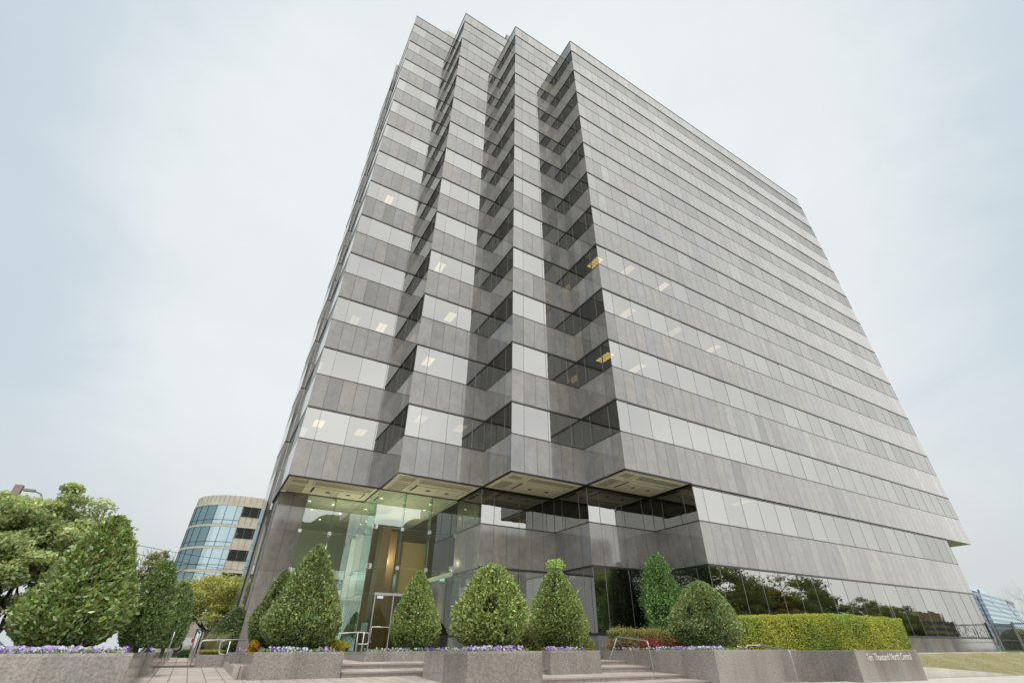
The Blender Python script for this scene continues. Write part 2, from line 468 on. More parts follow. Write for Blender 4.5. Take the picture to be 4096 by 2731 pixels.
def facade(p0, u, nv, n, floors, ext=0):
    for f in range(floors):
        nn = n+(ext if f == floors-1 else 0)
        z0 = ZS+f*ST
        sb = MB(); stone_panels(sb, p0, u, nv, nn if False else n, z0, z0+SPH); sb.build('stone_band', [M_STONE, M_JOINT], tower)
        gb, fb = MB(), MB(); glass_panes(gb, fb, p0, u, nv, nn, z0+SPH, z0+ST)
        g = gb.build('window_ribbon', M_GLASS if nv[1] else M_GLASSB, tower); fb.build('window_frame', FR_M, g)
    z0 = ZS+floors*ST
    sb = MB(); stone_panels(sb, p0, u, nv, n+ext, z0, z0+PAR)
    wbox(sb, p0, u, nv, 0, (n+ext)*MD, z0+PAR, z0+PAR+.07, -.4, .03, 1)
    if ext:      # the top storey runs on behind the lower neighbour's roof
        p1 = (p0[0]+u[0]*n*MD, p0[1]+u[1]*n*MD)
        stone_panels(sb, p1, u, nv, ext, z0-ST, z0-ST+SPH)
    sb.build('parapet', [M_STONE, M_JOINT], tower)
# child meshes of a ribbon are built in world coordinates too, so shift them by both parents
_old_build = MB.build
def _place(parent):
    p = np.zeros(3); o = parent
    while o is not None: p += np.array(o.location); o = o.parent
    return p
place = _place
fN, fW = (0, -1), (-1, 0)          # outward normals: towards the plaza, towards the left
A = [(0, 0), (3*MD, -2*MD), (6*MD, -4*MD), (9*MD, -6*MD)]
HT = [13, 13, 12, 11]
facade(A[0], EX, fN, 3, 13)
facade(A[1], EX, fN, 3, 13, ext=3)
facade(A[2], EX, fN, 3, 12, ext=3)
facade(A[3], EX, fN, 25, 11)
facade((3*MD, -2*MD), EY, fW, 2, 13)
facade((6*MD, -4*MD), EY, fW, 2, 12)
facade((9*MD, -6*MD), EY, fW, 2, 11)
# left flank: three thin full height returns
def flank(p0, u, nv, n, floors, z_low):
    mb = MB()
    for f in range(floors):
        z0 = ZS+f*ST
        b = breaks(n, True) if n > 1 else [0, n*MD]
        n*MD > .4 and wbox(mb, p0, u, nv, .03, n*MD-.03, z0, z0+SPH, -.1, -.02, 1)
        for a, c in zip(b[:-1], b[1:]):
            q = [W(p0,u,nv,a+.01,z0), W(p0,u,nv,c-.01,z0), W(p0,u,nv,c-.01,z0+SPH), W(p0,u,nv,a+.01,z0+SPH)]
            mb.poly(q[::-1] if u[0]*nv[1]-u[1]*nv[0] > 0 else q, 0, random.random())
        q = [W(p0,u,nv,0,z0+SPH+.04,-.01), W(p0,u,nv,n*MD,z0+SPH+.04,-.01), W(p0,u,nv,n*MD,z0+ST-.1,-.01), W(p0,u,nv,0,z0+ST-.1,-.01)]
        mb.poly(q[::-1] if u[0]*nv[1]-u[1]*nv[0] > 0 else q, 2 if n > 1 else 0, .3)
        wbox(mb, p0, u, nv, 0, n*MD, z0+ST-.07, z0+ST-.002, -.1, .004, 3)
        wbox(mb, p0, u, nv, 0, n*MD, z0+SPH, z0+SPH+.03, -.1, .003, 3)
    z0 = ZS+floors*ST
    stone_panels(mb, p0, u, nv, n, z0, z0+PAR)
    if z_low is not None:
        z = z_low
        while z < ZS-.05:
            z1 = min(ZS, z+1.98); stone_panels(mb, p0, u, nv, n, z, z1); z = z1
    mb.build('flank_wall', [M_STONE, M_JOINT, M_GLASS, M_TRIM], tower)
flank((0, 4*MD), (0, -1), fW, 4, 13, None)
flank((-.24, 4*MD), EX, fN, .15, 13, .1)
flank((-.24, 6.4*MD), (0, -1), fW, 2.4, 12, .1)
# ---- lower storeys, set back under the soffits
LZ = ZS-ST                                    # underside of the first floor stone band
def low_facade(p0, u, nv, n, base=True):
    gb, fb = MB(), MB(); glass_panes(gb, fb, p0, u, nv, n, ZS-ST+SPH, ZS-.07, .06)
    g = gb.build('window_ribbon', M_GLASSLOW, tower); fb.build('window_frame', FR_M, g)
    sb = MB(); stone_panels(sb, p0, u, nv, n, LZ, LZ+SPH, 1.0); sb.build('stone_band', [M_STONE, M_JOINT], tower)
    gb, fb = MB(), MB(); glass_panes(gb, fb, p0, u, nv, n, ZS-6.95, LZ, .09, .10)
    g = gb.build('ground_floor_window', M_GLASSLOW, tower); fb.build('window_frame', FR_M, g)
    sb = MB(); stone_panels(sb, p0, u, nv, n, ZS-8.6, ZS-6.95, 1.0); sb.build('stone_base', [M_STONE, M_JOINT], tower)
low_facade((6*MD, -2*MD), EY, fW, 2)
low_facade((6*MD, -2*MD), EX, fN, 3)
low_facade((9*MD, -4*MD), EY, fW, 2)
low_facade((9*MD, -4*MD), EX, fN, 3)
low_facade((12*MD, -6*MD), EY, fW, 2)
low_facade((12*MD, -6*MD), EX, fN, 19)
# stone pier left of the lobby, two slabs wide, four slabs high
mb = MB()
for k in range(4):
    z0 = ZS-8.1+k*2.025
    for s in range(2):
        x0, x1 = .10+s*.745, .10+(s+1)*.745
        mb.poly([(x0+.008,2*MD,z0+.006),(x1-.008,2*MD,z0+.006),(x1-.008,2*MD,z0+2.02),(x0+.008,2*MD,z0+2.02)], 0, .12+.2*random.random())
    for s in range(2):
        y0, y1 = 2*MD+s*1.6, 2*MD+(s+1)*1.6
        mb.poly([(.10,y0+.008,z0+.006),(.10,y0+.008,z0+2.02),(.10,y1-.008,z0+2.02),(.10,y1-.008,z0+.006)], 0, .3+.4*random.random())
mb.box((.115, 2*MD+.015, ZS-8.1), (1.59, 2*MD+3.2, ZS), 1)
mb.build('lobby_pier', [M_STONE, M_JOINT], tower)
# ---- soffits with coffers and two downlights each
def soffit(x0, y0, w_, d_):
    e = .05
    mb = MB()
    z = ZS+.012
    mb.box((x0+e, y0+e, z), (x0+w_-e, y0+d_-.02, z+.25), 0)
    mb.box((x0, y0, ZS-.03), (x0+w_, y0+e+.02, ZS+.05), 1)
    mb.box((x0, y0+e+.02, ZS-.03), (x0+e+.02, y0+d_, ZS+.05), 1)
    s = mb.build('soffit', [M_SOFF, M_TRIM], tower)
    def coffer(a, b, c, d, mat, drop=0.0):
        X0, X1, Y0, Y1 = x0+w_*a, x0+w_*b, y0+d_*c, y0+d_*d
        k = MB()
        # a shallow moulded frame round a panel of another tone
        t = .035
        k.box((X0, Y0, z-.055), (X1, Y0+t, z-.001), 1); k.box((X0, Y1-t, z-.055), (X1, Y1, z-.001), 1)
        k.box((X0, Y0+t, z-.055), (X0+t, Y1-t, z-.001), 1); k.box((X1-t, Y0+t, z-.055), (X1, Y1-t, z-.001), 1)
        k.poly([(X0+t,Y0+t,z-.006),(X0+t,Y1-t,z-.006),(X1-t,Y1-t,z-.006),(X1-t,Y0+t,z-.006)], 0)
        k.build('soffit_coffer', [mat, M_SOFF], s)
    coffer(.06, .24, .10, .34, M_SOFF2); coffer(.30, .95, .10, .34, M_SOFF2); coffer(.06, .24, .44, .92, M_SOFF2)
    k = MB()
    X0, X1, Y0, Y1 = x0+w_*.34, x0+w_*.90, y0+d_*.48, y0+d_*.84
    k.box((X0, Y0, z-.05), (X1, Y1, z-.004), 0)
    xm = (X0+X1)/2
    k.box((X0-.09, Y0, z-.010), (X0-.005, Y1, z-.002), 1); k.box((X1+.005, Y0, z-.010), (X1+.09, Y1, z-.002), 1)
    k.box((xm-.006, Y0+.02, z-.054), (xm+.006, Y1-.02, z-.0501), 1)
    k.build('soffit_light_panel', [M_SOFF, M_BLACK], s)
    for fx in (.30, .72):
        cx, cy = X0+(X1-X0)*fx, (Y0+Y1)/2
        k = MB(); k.lathe([(.145, -.052), (.145, -.066), (.115, -.068), (.105, -.0565)], (cx, cy, z), 20); k.build('downlight_ring', M_STEEL, s)
        k = MB(); k.lathe([(.105, -.0560), (.05, -.054), (.0, -.0535)], (cx, cy, z), 16); k.build('downlight_lens', M_SLAB, s)
soffit(0, 0, 3*MD, 2*MD)
soffit(3*MD, -2*MD, 3*MD, 2*MD)
soffit(6*MD, -4*MD, 3*MD, 2*MD)
soffit(9*MD, -6*MD, 3*MD, 2*MD)
mb = MB(); mb.box((31*MD, -6*MD+.02, ZS), (34*MD, -3*MD, ZS+.2), 0); mb.build('soffit', [M_SOFF2, M_TRIM], tower)
mb = MB()
for k in range(4):
    z0 = ZS-8.2+k*2.05
    mb.poly([(31*MD-.006,-6*MD+.01,z0),(31*MD-.006,-6*MD+6,z0),(31*MD-.006,-6*MD+6,z0+2.04),(31*MD-.006,-6*MD+.01,z0+2.04)], 0, .4)
mb.build('end_wall', [M_STONE], tower)
mb = MB()
for f in range(11):
    z0 = ZS+f*ST
    mb.poly([(34*MD,-6*MD,z0),(34*MD,20,z0),(34*MD,20,z0+SPH),(34*MD,-6*MD,z0+SPH)], 0, .5)
    mb.poly([(34*MD,-6*MD,z0+SPH),(34*MD,20,z0+SPH),(34*MD,20,z0+ST),(34*MD,-6*MD,z0+ST)], 1, .5)
mb.poly([(34*MD,-6*MD,ZS+11*ST),(34*MD,20,ZS+11*ST),(34*MD,20,ZS+11*ST+PAR),(34*MD,-6*MD,ZS+11*ST+PAR)], 0, .5)
mb.build('end_wall', [M_STONE, M_GLASS], tower)
# ---- dark interior: floor slabs and a core
mb = MB()
RECT = [(.06, 24, 1.6, 3*MD, 13), (-2*MD+.06, 24, 3*MD, 6*MD, 13), (-4*MD+.06, 24, 6*MD, 9*MD, 12), (-6*MD+.06, 24, 9*MD, 34*MD-.06, 11)]
for (ya, yb, xa, xb, fl) in RECT:
    for f in range(1, fl+1):
        z = ZS+f*ST
        mb.box((xa+.0, ya+.08, z-.13), (xb-.0, yb-.1, z-.04), 0)
    z = ZS+fl*ST+PAR-.5
    mb.box((xa, ya+.4, z), (xb, yb, z+.05), 1)
    mb.box((xa+(.06 if xa > 2 else .3), ya+7.5, ZS+.3), (xb-.2, ya+7.9, ZS+fl*ST-.3), 0)
mb.box((9*MD+.1, -4*MD+3, GZ), (31*MD-.2, -4*MD+3.3, ZS-.1), 0)
mb.box((6*MD+3, 2.2, GZ), (9*MD+.1, 2.5, ZS-.1), 0)
mb.box((9*MD-.1, -2*MD+.2, ZS-.10), (31*MD-.1, 24, ZS-.03), 0)
mb.box((12*MD+.1, -6*MD+.2, ZS-.10), (31*MD-.1, -2*MD+.2, ZS-.03), 0)
mb.box((6*MD+.1, -2*MD+.2, ZS-.10), (9*MD-.1, 24, ZS-.03), 0)
mb.box((6*MD+.1, -2*MD+.1, LZ+.2), (31*MD, 20, LZ+.3), 0) if False else None
mb.build('floor_slabs', [M_SLAB, M_CONC], tower)
# ---- lit office ceiling fixtures seen through the glass (photo pixels on the front planes)
def fixture(yplane, u, v, wdt=1.15, dpt=.58):
    p = at(1, yplane, u, v)
    fl = math.floor((p[2]-ZS)/ST); zc = ZS+(fl+1)*ST-.14
    q = at(2, zc, u, v)
    q[1] = max(q[1], yplane+.5)
    mb = MB()
    x0, y0 = q[0]-dpt/2, q[1]-wdt/2
    n = 5
    for k in range(n):
        a = y0+wdt*k/n
        for h in range(2):
            mb.box((x0+h*dpt/2+.02, a+.025, zc-.03), (x0+(h+1)*dpt/2-.02, a+wdt/n-.025, zc-.02), 0)
    mb.box((x0-.03, y0-.03, zc-.018), (x0+dpt+.03, y0+wdt+.03, zc-.002), 1)
    mb.build('ceiling_fixture', [random.choice(M_FIXTS), M_STEEL], tower)
for (yp, L) in ((0, [(1555,803),(1419,1282),(1526,1310),(1275,1693),(1442,1728)]), (-2*MD, [(1759,1071),(1801,1268),(1712,1445),(1684,1675),(1841,1712)]),
                (-6*MD, [(2508,1083),(2508,1252),(2647,1149),(2699,1325),(2851,1395),(2548,1472),(2960,2010)])):
    for (u, v) in L: fixture(yp, u, v)
for (u, v) in ((2380, 1052), (2420, 1430)):       # round the corner, seen through the left facing panes
    p = at(0, 9*MD, u, v); fl = math.floor((p[2]-ZS)/ST); zc = ZS+(fl+1)*ST-.14; q = at(2, zc, u, v)
    mb = MB()
    for k in range(5):
        for h in range(2): mb.box((q[0]-.3+h*.3, q[1]-.6+.24*k, zc-.03), (q[0]-.03+h*.3, q[1]-.41+.24*k, zc-.02), 0)
    mb.build('ceiling_fixture', [M_LAMPO], tower)

# ---- lobby: frameless glass, fins, patch fittings, interior
ZT = lambda x, y: ZS-7.62+.0165*min(y, 0)        # entrance terrace
zl = ZS-7.62
def glass_wall(p0, u, nv, n, name='lobby_glass_wall'):
    mb, fx = MB(), MB()
    lv = [zl, ZS-5.13, ZS-3.9, ZS-1.97, ZS-.03]
    for i in range(n):
        for a, b in zip(lv[:-1], lv[1:]):
            q = [W(p0,u,nv,i*MD+.006,a+.005), W(p0,u,nv,(i+1)*MD-.006,a+.005), W(p0,u,nv,(i+1)*MD-.006,b-.005), W(p0,u,nv,i*MD+.006,b-.005)]
            mb.poly(q[::-1] if u[0]*nv[1]-u[1]*nv[0] > 0 else q, 0)
    g = mb.build(name, M_LOBBY, tower)
    jn = MB()
    for i in range(n+1): wbox(jn, p0, u, nv, i*MD-.007, i*MD+.007, zl, ZS-.03, -.006, .006, 0)
    for z in lv[1:-1]: wbox(jn, p0, u, nv, 0, n*MD, z-.006, z+.006, -.005, .005, 0)
    wbox(jn, p0, u, nv, 0, n*MD, ZS-.05, ZS-.01, -.03, .03, 0)
    jn.build('silicone_joint', M_MULL, g)
    for i in range(1, n):
        f = MB(); wbox(f, p0, u, nv, i*MD-.009, i*MD+.009, zl+2.5, ZS-.03, -.42, -.012, 0); f.build('glass_fin', M_LOBBY, g)
    for i in range(n+1):
        for z in (ZS-3.9, ZS-1.97):
            f = MB(); wbox(f, p0, u, nv, i*MD-.085, i*MD+.085, z-.085, z+.085, .008, .030, 0)
            wbox(f, p0, u, nv, i*MD-.03, i*MD+.03, z-.12, z+.12, -.22, -.012, 0)
            f.build('patch_fitting', M_STEEL, g)
    return g
glass_wall((MD, 2*MD), EX, fN, 2)
glass_wall((3*MD, 0), EY, fW, 2)
gw = glass_wall((3*MD, 0), EX, fN, 3)
# entrance door in the plaza facing glass
door = MB()
dx0, dx1, dzh = 5.42, 6.40, ZS-5.13
door.box((dx0-.02, -.055, dzh-.06), (dx1+.9, .03, dzh+.06), 0)
door.box((dx0, -.045, zl), (dx0+.035, .02, dzh), 0); door.box((dx1-.035, -.045, zl), (dx1, .02, dzh), 0)
door.box((dx0+.035, -.045, zl), (dx1-.035, .02, zl+.16), 0)
dr = door.build('entrance_door', M_STEEL, tower)
h = MB(); zb = ZS-6.55
h.tube(fillet([(dx0+.16, -.02, zb-.62), (dx0+.06, -.12, zb-.62), (dx0+.06, -.12, zb), (dx1-.06, -.12, zb), (dx1-.06, -.02, zb)], .05), .02, 8)
h.build('pull_handle', M_CHROME, dr, True)
s = MB(); s.box((dx0+.12, -.05, dzh-.20), (dx0+.42, -.03, dzh-.08), 0); s.build('door_plate', simple('white_plate', (.7,.7,.68), .4), dr)
# interior
M_WOOD = wood('brown_wood', (.095,.048,.022), (.21,.115,.055)); M_WOODL = wood('golden_panel', (.42,.27,.10), (.52,.35,.15))
M_CEIL = simple('lobby_ceiling', (.55,.53,.44), .9, 0, .05, 1)
M_LFLOOR = simple('lobby_floor', (.30,.27,.22), .25, 0, .15, 1.5)
M_MARB = simple('lobby_marble', (.55,.56,.54), .3, 0, .12, 1.5)
mb = MB()
mb.poly([(.2,2*MD,ZS-.06),(.2,13,ZS-.06),(9*MD,13,ZS-.06),(9*MD,2*MD,ZS-.06)], 0); mb.poly([(3*MD,0,ZS-.06),(3*MD,2*MD,ZS-.06),(9*MD,2*MD,ZS-.06),(9*MD,0,ZS-.06)], 0)
mb.build('lobby_ceiling', M_CEIL, tower)
mb = MB(); mb.box((.2, 2*MD, zl-.3), (6*MD+3, 13, zl+.004), 0); mb.box((3*MD, .02, zl-.3), (6*MD-.02, 2*MD, zl+.004), 0); mb.build('lobby_floor', M_LFLOOR, tower)
mb = MB()
mb.box((7.0, 8.6, zl), (13, 9.0, ZS-.3), 0)
mb.box((.2, 12.6, ZS-2.6), (7.2, 13, ZS-.07), 2)
mb.box((9.0, 7.6, zl+3.2), (10.9, 8.2, ZS-1.2), 1)
mb.box((6.6, 4.6, zl), (7.15, 5.5, ZS-1.0), 0); mb.box((7.4, 6.2, zl), (8.1, 6.9, ZS-.9), 0)
mb.box((10.2, 2.6, zl), (11.2, 3.4, ZS-3.5), 0); mb.box((9.2, 6.0, zl), (9.9, 6.2, zl+1.9), 1)
mb.build('lobby_wall', [M_WOOD, M_WOODL, M_CEIL], tower)
mb = MB(); mb.box((6*MD+.15, .1, ZS-4.05), (6*MD+3, 9, ZS-3.8), 0); mb.box((8.2, 1.8, zl), (8.75, 2.4, ZS-3.95), 1); mb.box((5.6, 8.3, zl), (6.9, 8.6, ZS-1.2), 1); mb.build('lobby_mezzanine', [M_CEIL, M_MARB], tower)
for (x, y) in ((1.9,4.4),(3.3,4.6),(2.4,6.4),(4.2,6.6),(5.4,1.6),(6.9,1.9),(5.3,4.6),(7.6,3.9),(3.4,9),(6.3,8),(8.4,1.5),(8.6,3.0)):
    k = MB(); k.lathe([(.10, -.075), (.075, -.085), (.07, -.076)], (x, y, ZS), 14, 0); k.lathe([(.07, -.0765), (.0, -.0755)], (x, y, ZS), 14, 1); k.build('lobby_downlight', [M_STEEL, M_DOWN], tower)
for (x, y) in ((3.4, 4.0), (6.6, 2.0), (7.6, 5.5)):
    li = bpy.data.lights.new('lobby_lamp', 'POINT'); li.energy = 170; li.color = (1, .84, .6); li.shadow_soft_size = .25
    lo_ = bpy.data.objects.new('lobby_lamp', li); COL.objects.link(lo_); lo_.location = (x, y, ZS-2.6)
def pendant(x, y, z, label):
    e = empty('pendant_lamp', (x, y, z), label, 'pendant lamp')
    k = MB(); k.lathe([(.03,.36),(.085,.34),(.11,.16),(.115,-.12),(.07,-.34),(.02,-.36)], (x, y, z), 14); k.build('lamp_shade', M_LAMPW, e, True)
    k = MB(); k.tube([(x,y,z+.36),(x,y,ZS-.07)], .012, 6); k.build('cord', M_BLACK, e)
p = at(1, 8.0, 1514, 2433); pendant(p[0], p[1], p[2], 'amber glass pendant lamp glowing inside the lobby behind the entrance door')
p = at(1, 4.6, 1797, 2381); pendant(p[0], p[1], p[2], 'amber pendant lamp glowing in the lobby beside the brown wood column')
# EXIT sign over the inner passage
p = at(1, 1.2, 1768, 2318)
ex = empty('exit_sign', (p[0], p[1], p[2]), 'small green EXIT sign hanging in the lobby above the wood column', 'exit sign')
k = MB(); k.box((p[0]-.16, p[1]-.02, p[2]-.10), (p[0]+.16, p[1]+.02, p[2]+.10)); k.build('sign_panel', emit('exit_green', (.05,.55,.25), .7), ex)
def text_mesh(name, body, size, mat, parent, loc, right, up, sx=1.0, depth=.003):
    cu = bpy.data.curves.new(name, 'FONT'); cu.body = body; cu.size = size; cu.extrude = depth; cu.align_x = 'CENTER'; cu.align_y = 'CENTER'
    tmp = bpy.data.objects.new('tmp_text', cu); COL.objects.link(tmp)
    dg = bpy.context.evaluated_depsgraph_get(); dg.update()
    me = bpy.data.meshes.new_from_object(tmp.evaluated_get(dg))
    bpy.data.objects.remove(tmp); bpy.data.curves.remove(cu)
    me.name = name
    R, U = np.array(right, float), np.array(up, float); N = np.cross(R, U)
    off = place(parent)
    co_ = np.zeros(len(me.vertices)*3, np.float32); me.vertices.foreach_get('co', co_); co_ = co_.reshape(-1, 3)
    co_ = np.array(loc)-off+co_[:, :1]*R*sx+co_[:, 1:2]*U+co_[:, 2:]*N
    me.vertices.foreach_set('co', co_.astype(np.float32).ravel()); me.materials.clear(); me.materials.append(mat); me.update()
    o = bpy.data.objects.new(name, me); COL.objects.link(o); o.parent = parent; return o
text_mesh('sign_lettering', 'EXIT', .17, emit('exit_white', (.8,1,.85), 1.4), ex, (p[0], p[1]-.024, p[2]), (1,0,0), (0,0,1), .8)
# revolving door drum at the left hand glass
rc = (5.15, 4.3)
rd = empty('revolving_door', (rc[0], rc[1], zl), 'dark green glass revolving door drum with steel posts behind the lobby glass', 'revolving door')
k = MB()
for i in range(28):
    if i % 14 in (6, 7): continue
    a, b = 2*math.pi*i/28, 2*math.pi*(i+1)/28
    k.poly([(rc[0]+.8*math.cos(a),rc[1]+.8*math.sin(a),zl+.02),(rc[0]+.8*math.cos(b),rc[1]+.8*math.sin(b),zl+.02),(rc[0]+.8*math.cos(b),rc[1]+.8*math.sin(b),zl+2.2),(rc[0]+.8*math.cos(a),rc[1]+.8*math.sin(a),zl+2.2)])
k.build('drum_glass', mirror_glass('green_drum_glass', (.6,.8,.7), (.01,.03,.022), .01, .75), rd)
k = MB(); k.lathe([(0, 2.42), (.84, 2.42), (.84, 2.2), (0, 2.2)], (rc[0], rc[1], zl), 28); k.build('drum_canopy', M_TRIM, rd)
for i in range(4):
    a = math.radians(35+90*i); k = MB(); k.tube([(rc[0]+.8*math.cos(a), rc[1]+.8*math.sin(a), zl), (rc[0]+.8*math.cos(a), rc[1]+.8*math.sin(a), zl+2.2)], .035, 8); k.build('post', M_CHROME, rd)
for i in range(3):
    a = math.radians(20+120*i); k = MB(); k.poly([(rc[0],rc[1],zl+.05),(rc[0]+.76*math.cos(a),rc[1]+.76*math.sin(a),zl+.05),(rc[0]+.76*math.cos(a),rc[1]+.76*math.sin(a),zl+2.15),(rc[0],rc[1],zl+2.15)]); k.build('door_wing', M_LOBBY, rd)
# free standing notice inside the glass
p = at(1, .5, 1457, 2507)
nb = empty('notice_stand', (p[0], p[1], zl), 'small grey notice plate on a stand inside the lobby glass', 'notice stand')
k = MB(); k.box((p[0]-.15, p[1]-.012, p[2]-.19), (p[0]+.15, p[1]+.012, p[2]+.19)); k.build('notice_plate', simple('notice_grey', (.42,.50,.50), .4), nb)
k = MB(); k.tube([(p[0], p[1]+.02, zl), (p[0], p[1]+.02, p[2])], .018, 8); k.lathe([(.16, .02), (.16, 0), (0, 0)], (p[0], p[1]+.02, zl+.004), 16); k.build('stand_pole', simple('stand_ochre', (.45,.28,.1), .5), nb)
# roof plant: a dish behind the left parapets
p = at(1, 6.0, 1808, 150)
sd_ = empty('satellite_dish', (p[0], p[1], ZS+13*ST+PAR), 'pale round dish on the roof between the two left towers', 'satellite dish')
k = MB()
n = 22; R0 = 1.5
for i in range(5):
    for j in range(n):
        def P(i_, j_):
            r = R0*i_/5; a = 2*math.pi*j_/n
            return (p[0]+r*math.cos(a), p[1]-.25*(1-(r/R0)**2)*-1, p[2]-.2+r*math.sin(a))
        k.poly([P(i, j), P(i, j+1), P(i+1, j+1), P(i+1, j)])
k.build('dish', simple('dish_grey', (.52,.52,.51), .6), sd_)
k = MB(); k.tube([(p[0], p[1]+.3, ZS+13*ST), (p[0], p[1]+.3, p[2])], .12, 8); k.build('mast', M_MULL, sd_)
p = at(1, 8.0, 2036, 150)
rv = tag(MB(), None) if False else None
k = MB(); k.box((p[0]-.5, p[1], ZS+13*ST), (p[0]+.3, p[1]+.6, p[2]+.6)); o = k.build('roof_vent', M_MULL); tag(o, 'small grey roof vent box peeking over the second stepped parapet', 'roof vent')

# ================================================================== THE GROUND, PLAZA AND PLANTERS
H0 = CAM[2]                                   # eye level, very nearly the level of all planter copings
PT = H0-.018                                  # planter coping level
PZ = lambda x, y: ZS-8.055+.026*(y+12.3)      # paved plaza falls gently to the street
T0Z = lambda x, y: ZS-7.62+.0172*min(y, 0)-.004*max(0, min(x-3, 12))
T1Z = lambda x, y: ZS-7.945-.0038*max(0, x-1.4)+.03*(y+12.2)
T2Z = lambda x, y: ZS-8.128-.0050*max(0, x-3)+.030*(y+13.6)
T3Z = lambda x, y: ZS-8.280-.002*max(0, x-8)+.020*(y+14.6)
SWZ = lambda x, y: ZS-8.46+.026*(y+15.2)-.012*max(0, x-12)   # street pavement
def sheet(name, pts, zf, mat, kind='structure', sub=1):
    mb = MB(); mb.poly([(x, y, zf(x, y)) for x, y in pts]); o = mb.build(name, mat); return tag(o, kind=kind)
# one great ground sheet out to the horizon (grid, rising gently behind the tower)
def gz(x, y):
    z = ZS-8.95
    z += 1.35*min(1, max(0, (y+6)/45))
    z -= .35*min(1, max(0, (x-25)/40))
    return z
mb = MB()
gx = [-1500,-600,-250,-120,-60,-30,-15,0,15,30,45,60,90,150,300,700,1500]; gy = [-900,-300,-120,-60,-40,-30,-20,-12,-6,0,6,14,22,30,40,60,120,300,800,1600]
for i in range(len(gx)-1):
    for j in range(len(gy)-1):
        mb.poly([(gx[i],gy[j],gz(gx[i],gy[j])),(gx[i+1],gy[j],gz(gx[i+1],gy[j])),(gx[i+1],gy[j+1],gz(gx[i+1],gy[j+1])),(gx[i],gy[j+1],gz(gx[i],gy[j+1]))])
tag(mb.build('ground', M_GREEN), kind='structure')
# street and pavement in front, on the viewer's side
sw = lambda x, y: SWZ(x, max(y, -27.5))
mb = MB()
for xa in range(-60, 80, 10):
    mb.poly([(xa,-27.5,sw(xa,-27.5)),(xa+10,-27.5,sw(xa+10,-27.5)),(xa+10,-14.3,SWZ(xa+10,-14.3)),(xa,-14.3,SWZ(xa,-14.3))])
tag(mb.build('pavement', M_CONC), kind='structure')
mb = MB(); mb.box((-200, -42, ZS-9.2), (200, -27.6, ZS-8.90)); tag(mb.build('road', M_ASPH), kind='structure')
mb = MB()
for xa in range(-60, 80, 10):
    mb.prism([(xa,-27.65),(xa+10,-27.65),(xa+10,-27.5),(xa,-27.5)], ZS-9.2, lambda x, y: sw(x, -27.5)+.004)
tag(mb.build('kerb', M_CONC), kind='structure')
# paved plaza left of the steps, ramp, entrance terrace and steps
mb = MB()
mb.prism([(-2.9,-16.5),(3.3,-16.5),(3.3,-12.25),(1.45,-12.25),(-.85,-11.9),(-.85,-6.6),(-2.9,-6.6)], ZS-9.2, PZ)
tag(mb.build('plaza_paving', M_TILE), kind='structure')
mb = MB()
for k in range(3):
    y0 = -6.6+k*3.1; z0 = PZ(-2, -6.6)+.055*(k+1)
    mb.prism([(-2.75,y0),(-1.35,y0),(-1.35,y0+3.1),(-2.75,y0+3.1)], ZS-9.2, z0)
tag(mb.build('garden_path', M_TILE), kind='structure')
mb = MB(); mb.prism([(-.85,-10.9),(11.79,-10.9),(11.79,-9.6),(9.6,-9.6),(9.6,.0),(4.8,.0),(4.8,3.2),(-.85,3.2)], ZS-9.2, T0Z); tag(mb.build('entrance_terrace', M_TILE), kind='structure')
steps = []
def step(name, x0, x1, yb, yf, zf, label):
    e = empty(name, ((x0+x1)/2, (yb+yf)/2, ZS-9), label, 'step', 'granite steps below the entrance')
    mb = MB(); mb.prism([(x0,yf+.02),(x1,yf+.02),(x1,yb),(x0,yb)], lambda x, y: ZS-9.2, lambda x, y: zf(x, y)-.004); mb.build('tread', M_TILE, e)
    mb = MB(); mb.prism([(x0,yf-.035),(x1,yf-.035),(x1,yf+.055),(x0,yf+.055)], lambda x, y: zf(x, y)-.035, lambda x, y: zf(x, y)+.002); mb.build('nosing', M_NOSE, e)
    mb = MB(); x = x0
    while x < x1-.05:
        w_ = random.choice((.55, .95, 1.5, 1.8)); w_ = min(w_, x1-x)
        mb.box((x+.005, yf, ZS-9.2), (x+w_-.005, yf+.018, min(zf(x,yf), zf(x+w_,yf))-.036), 0, random.random()); x += w_
    mb.build('riser', M_RISER, e)
step('stone_step', 1.45, 11.8, -9.7, -11.0, lambda x, y: T0Z(x, y)+.005, 'topmost granite step at the edge of the entrance terrace')
step('stone_step', 1.45, 11.8, -11.0, -12.2, T1Z, 'second granite step down, between the planters')
step('stone_step', 1.45, 11.8, -12.2, -13.6, T2Z, 'third granite step down, widest tread in front of the second holly')
step('stone_step', 3.2, 11.8, -13.6, -14.62, T3Z, 'lowest granite step, reaching the foot of the right hand planter')
step('stone_step', 13.9, 19.6, -9.6, -12.2, lambda x, y: ZS-8.50+.05*(y+12.2), 'short step in the right recess with a crushed bottle on it')
step('stone_step', 13.9, 19.6, -12.2, -13.9, lambda x, y: ZS-8.64+.05*(y+13.6), 'lower step in the right recess beside the name wall')

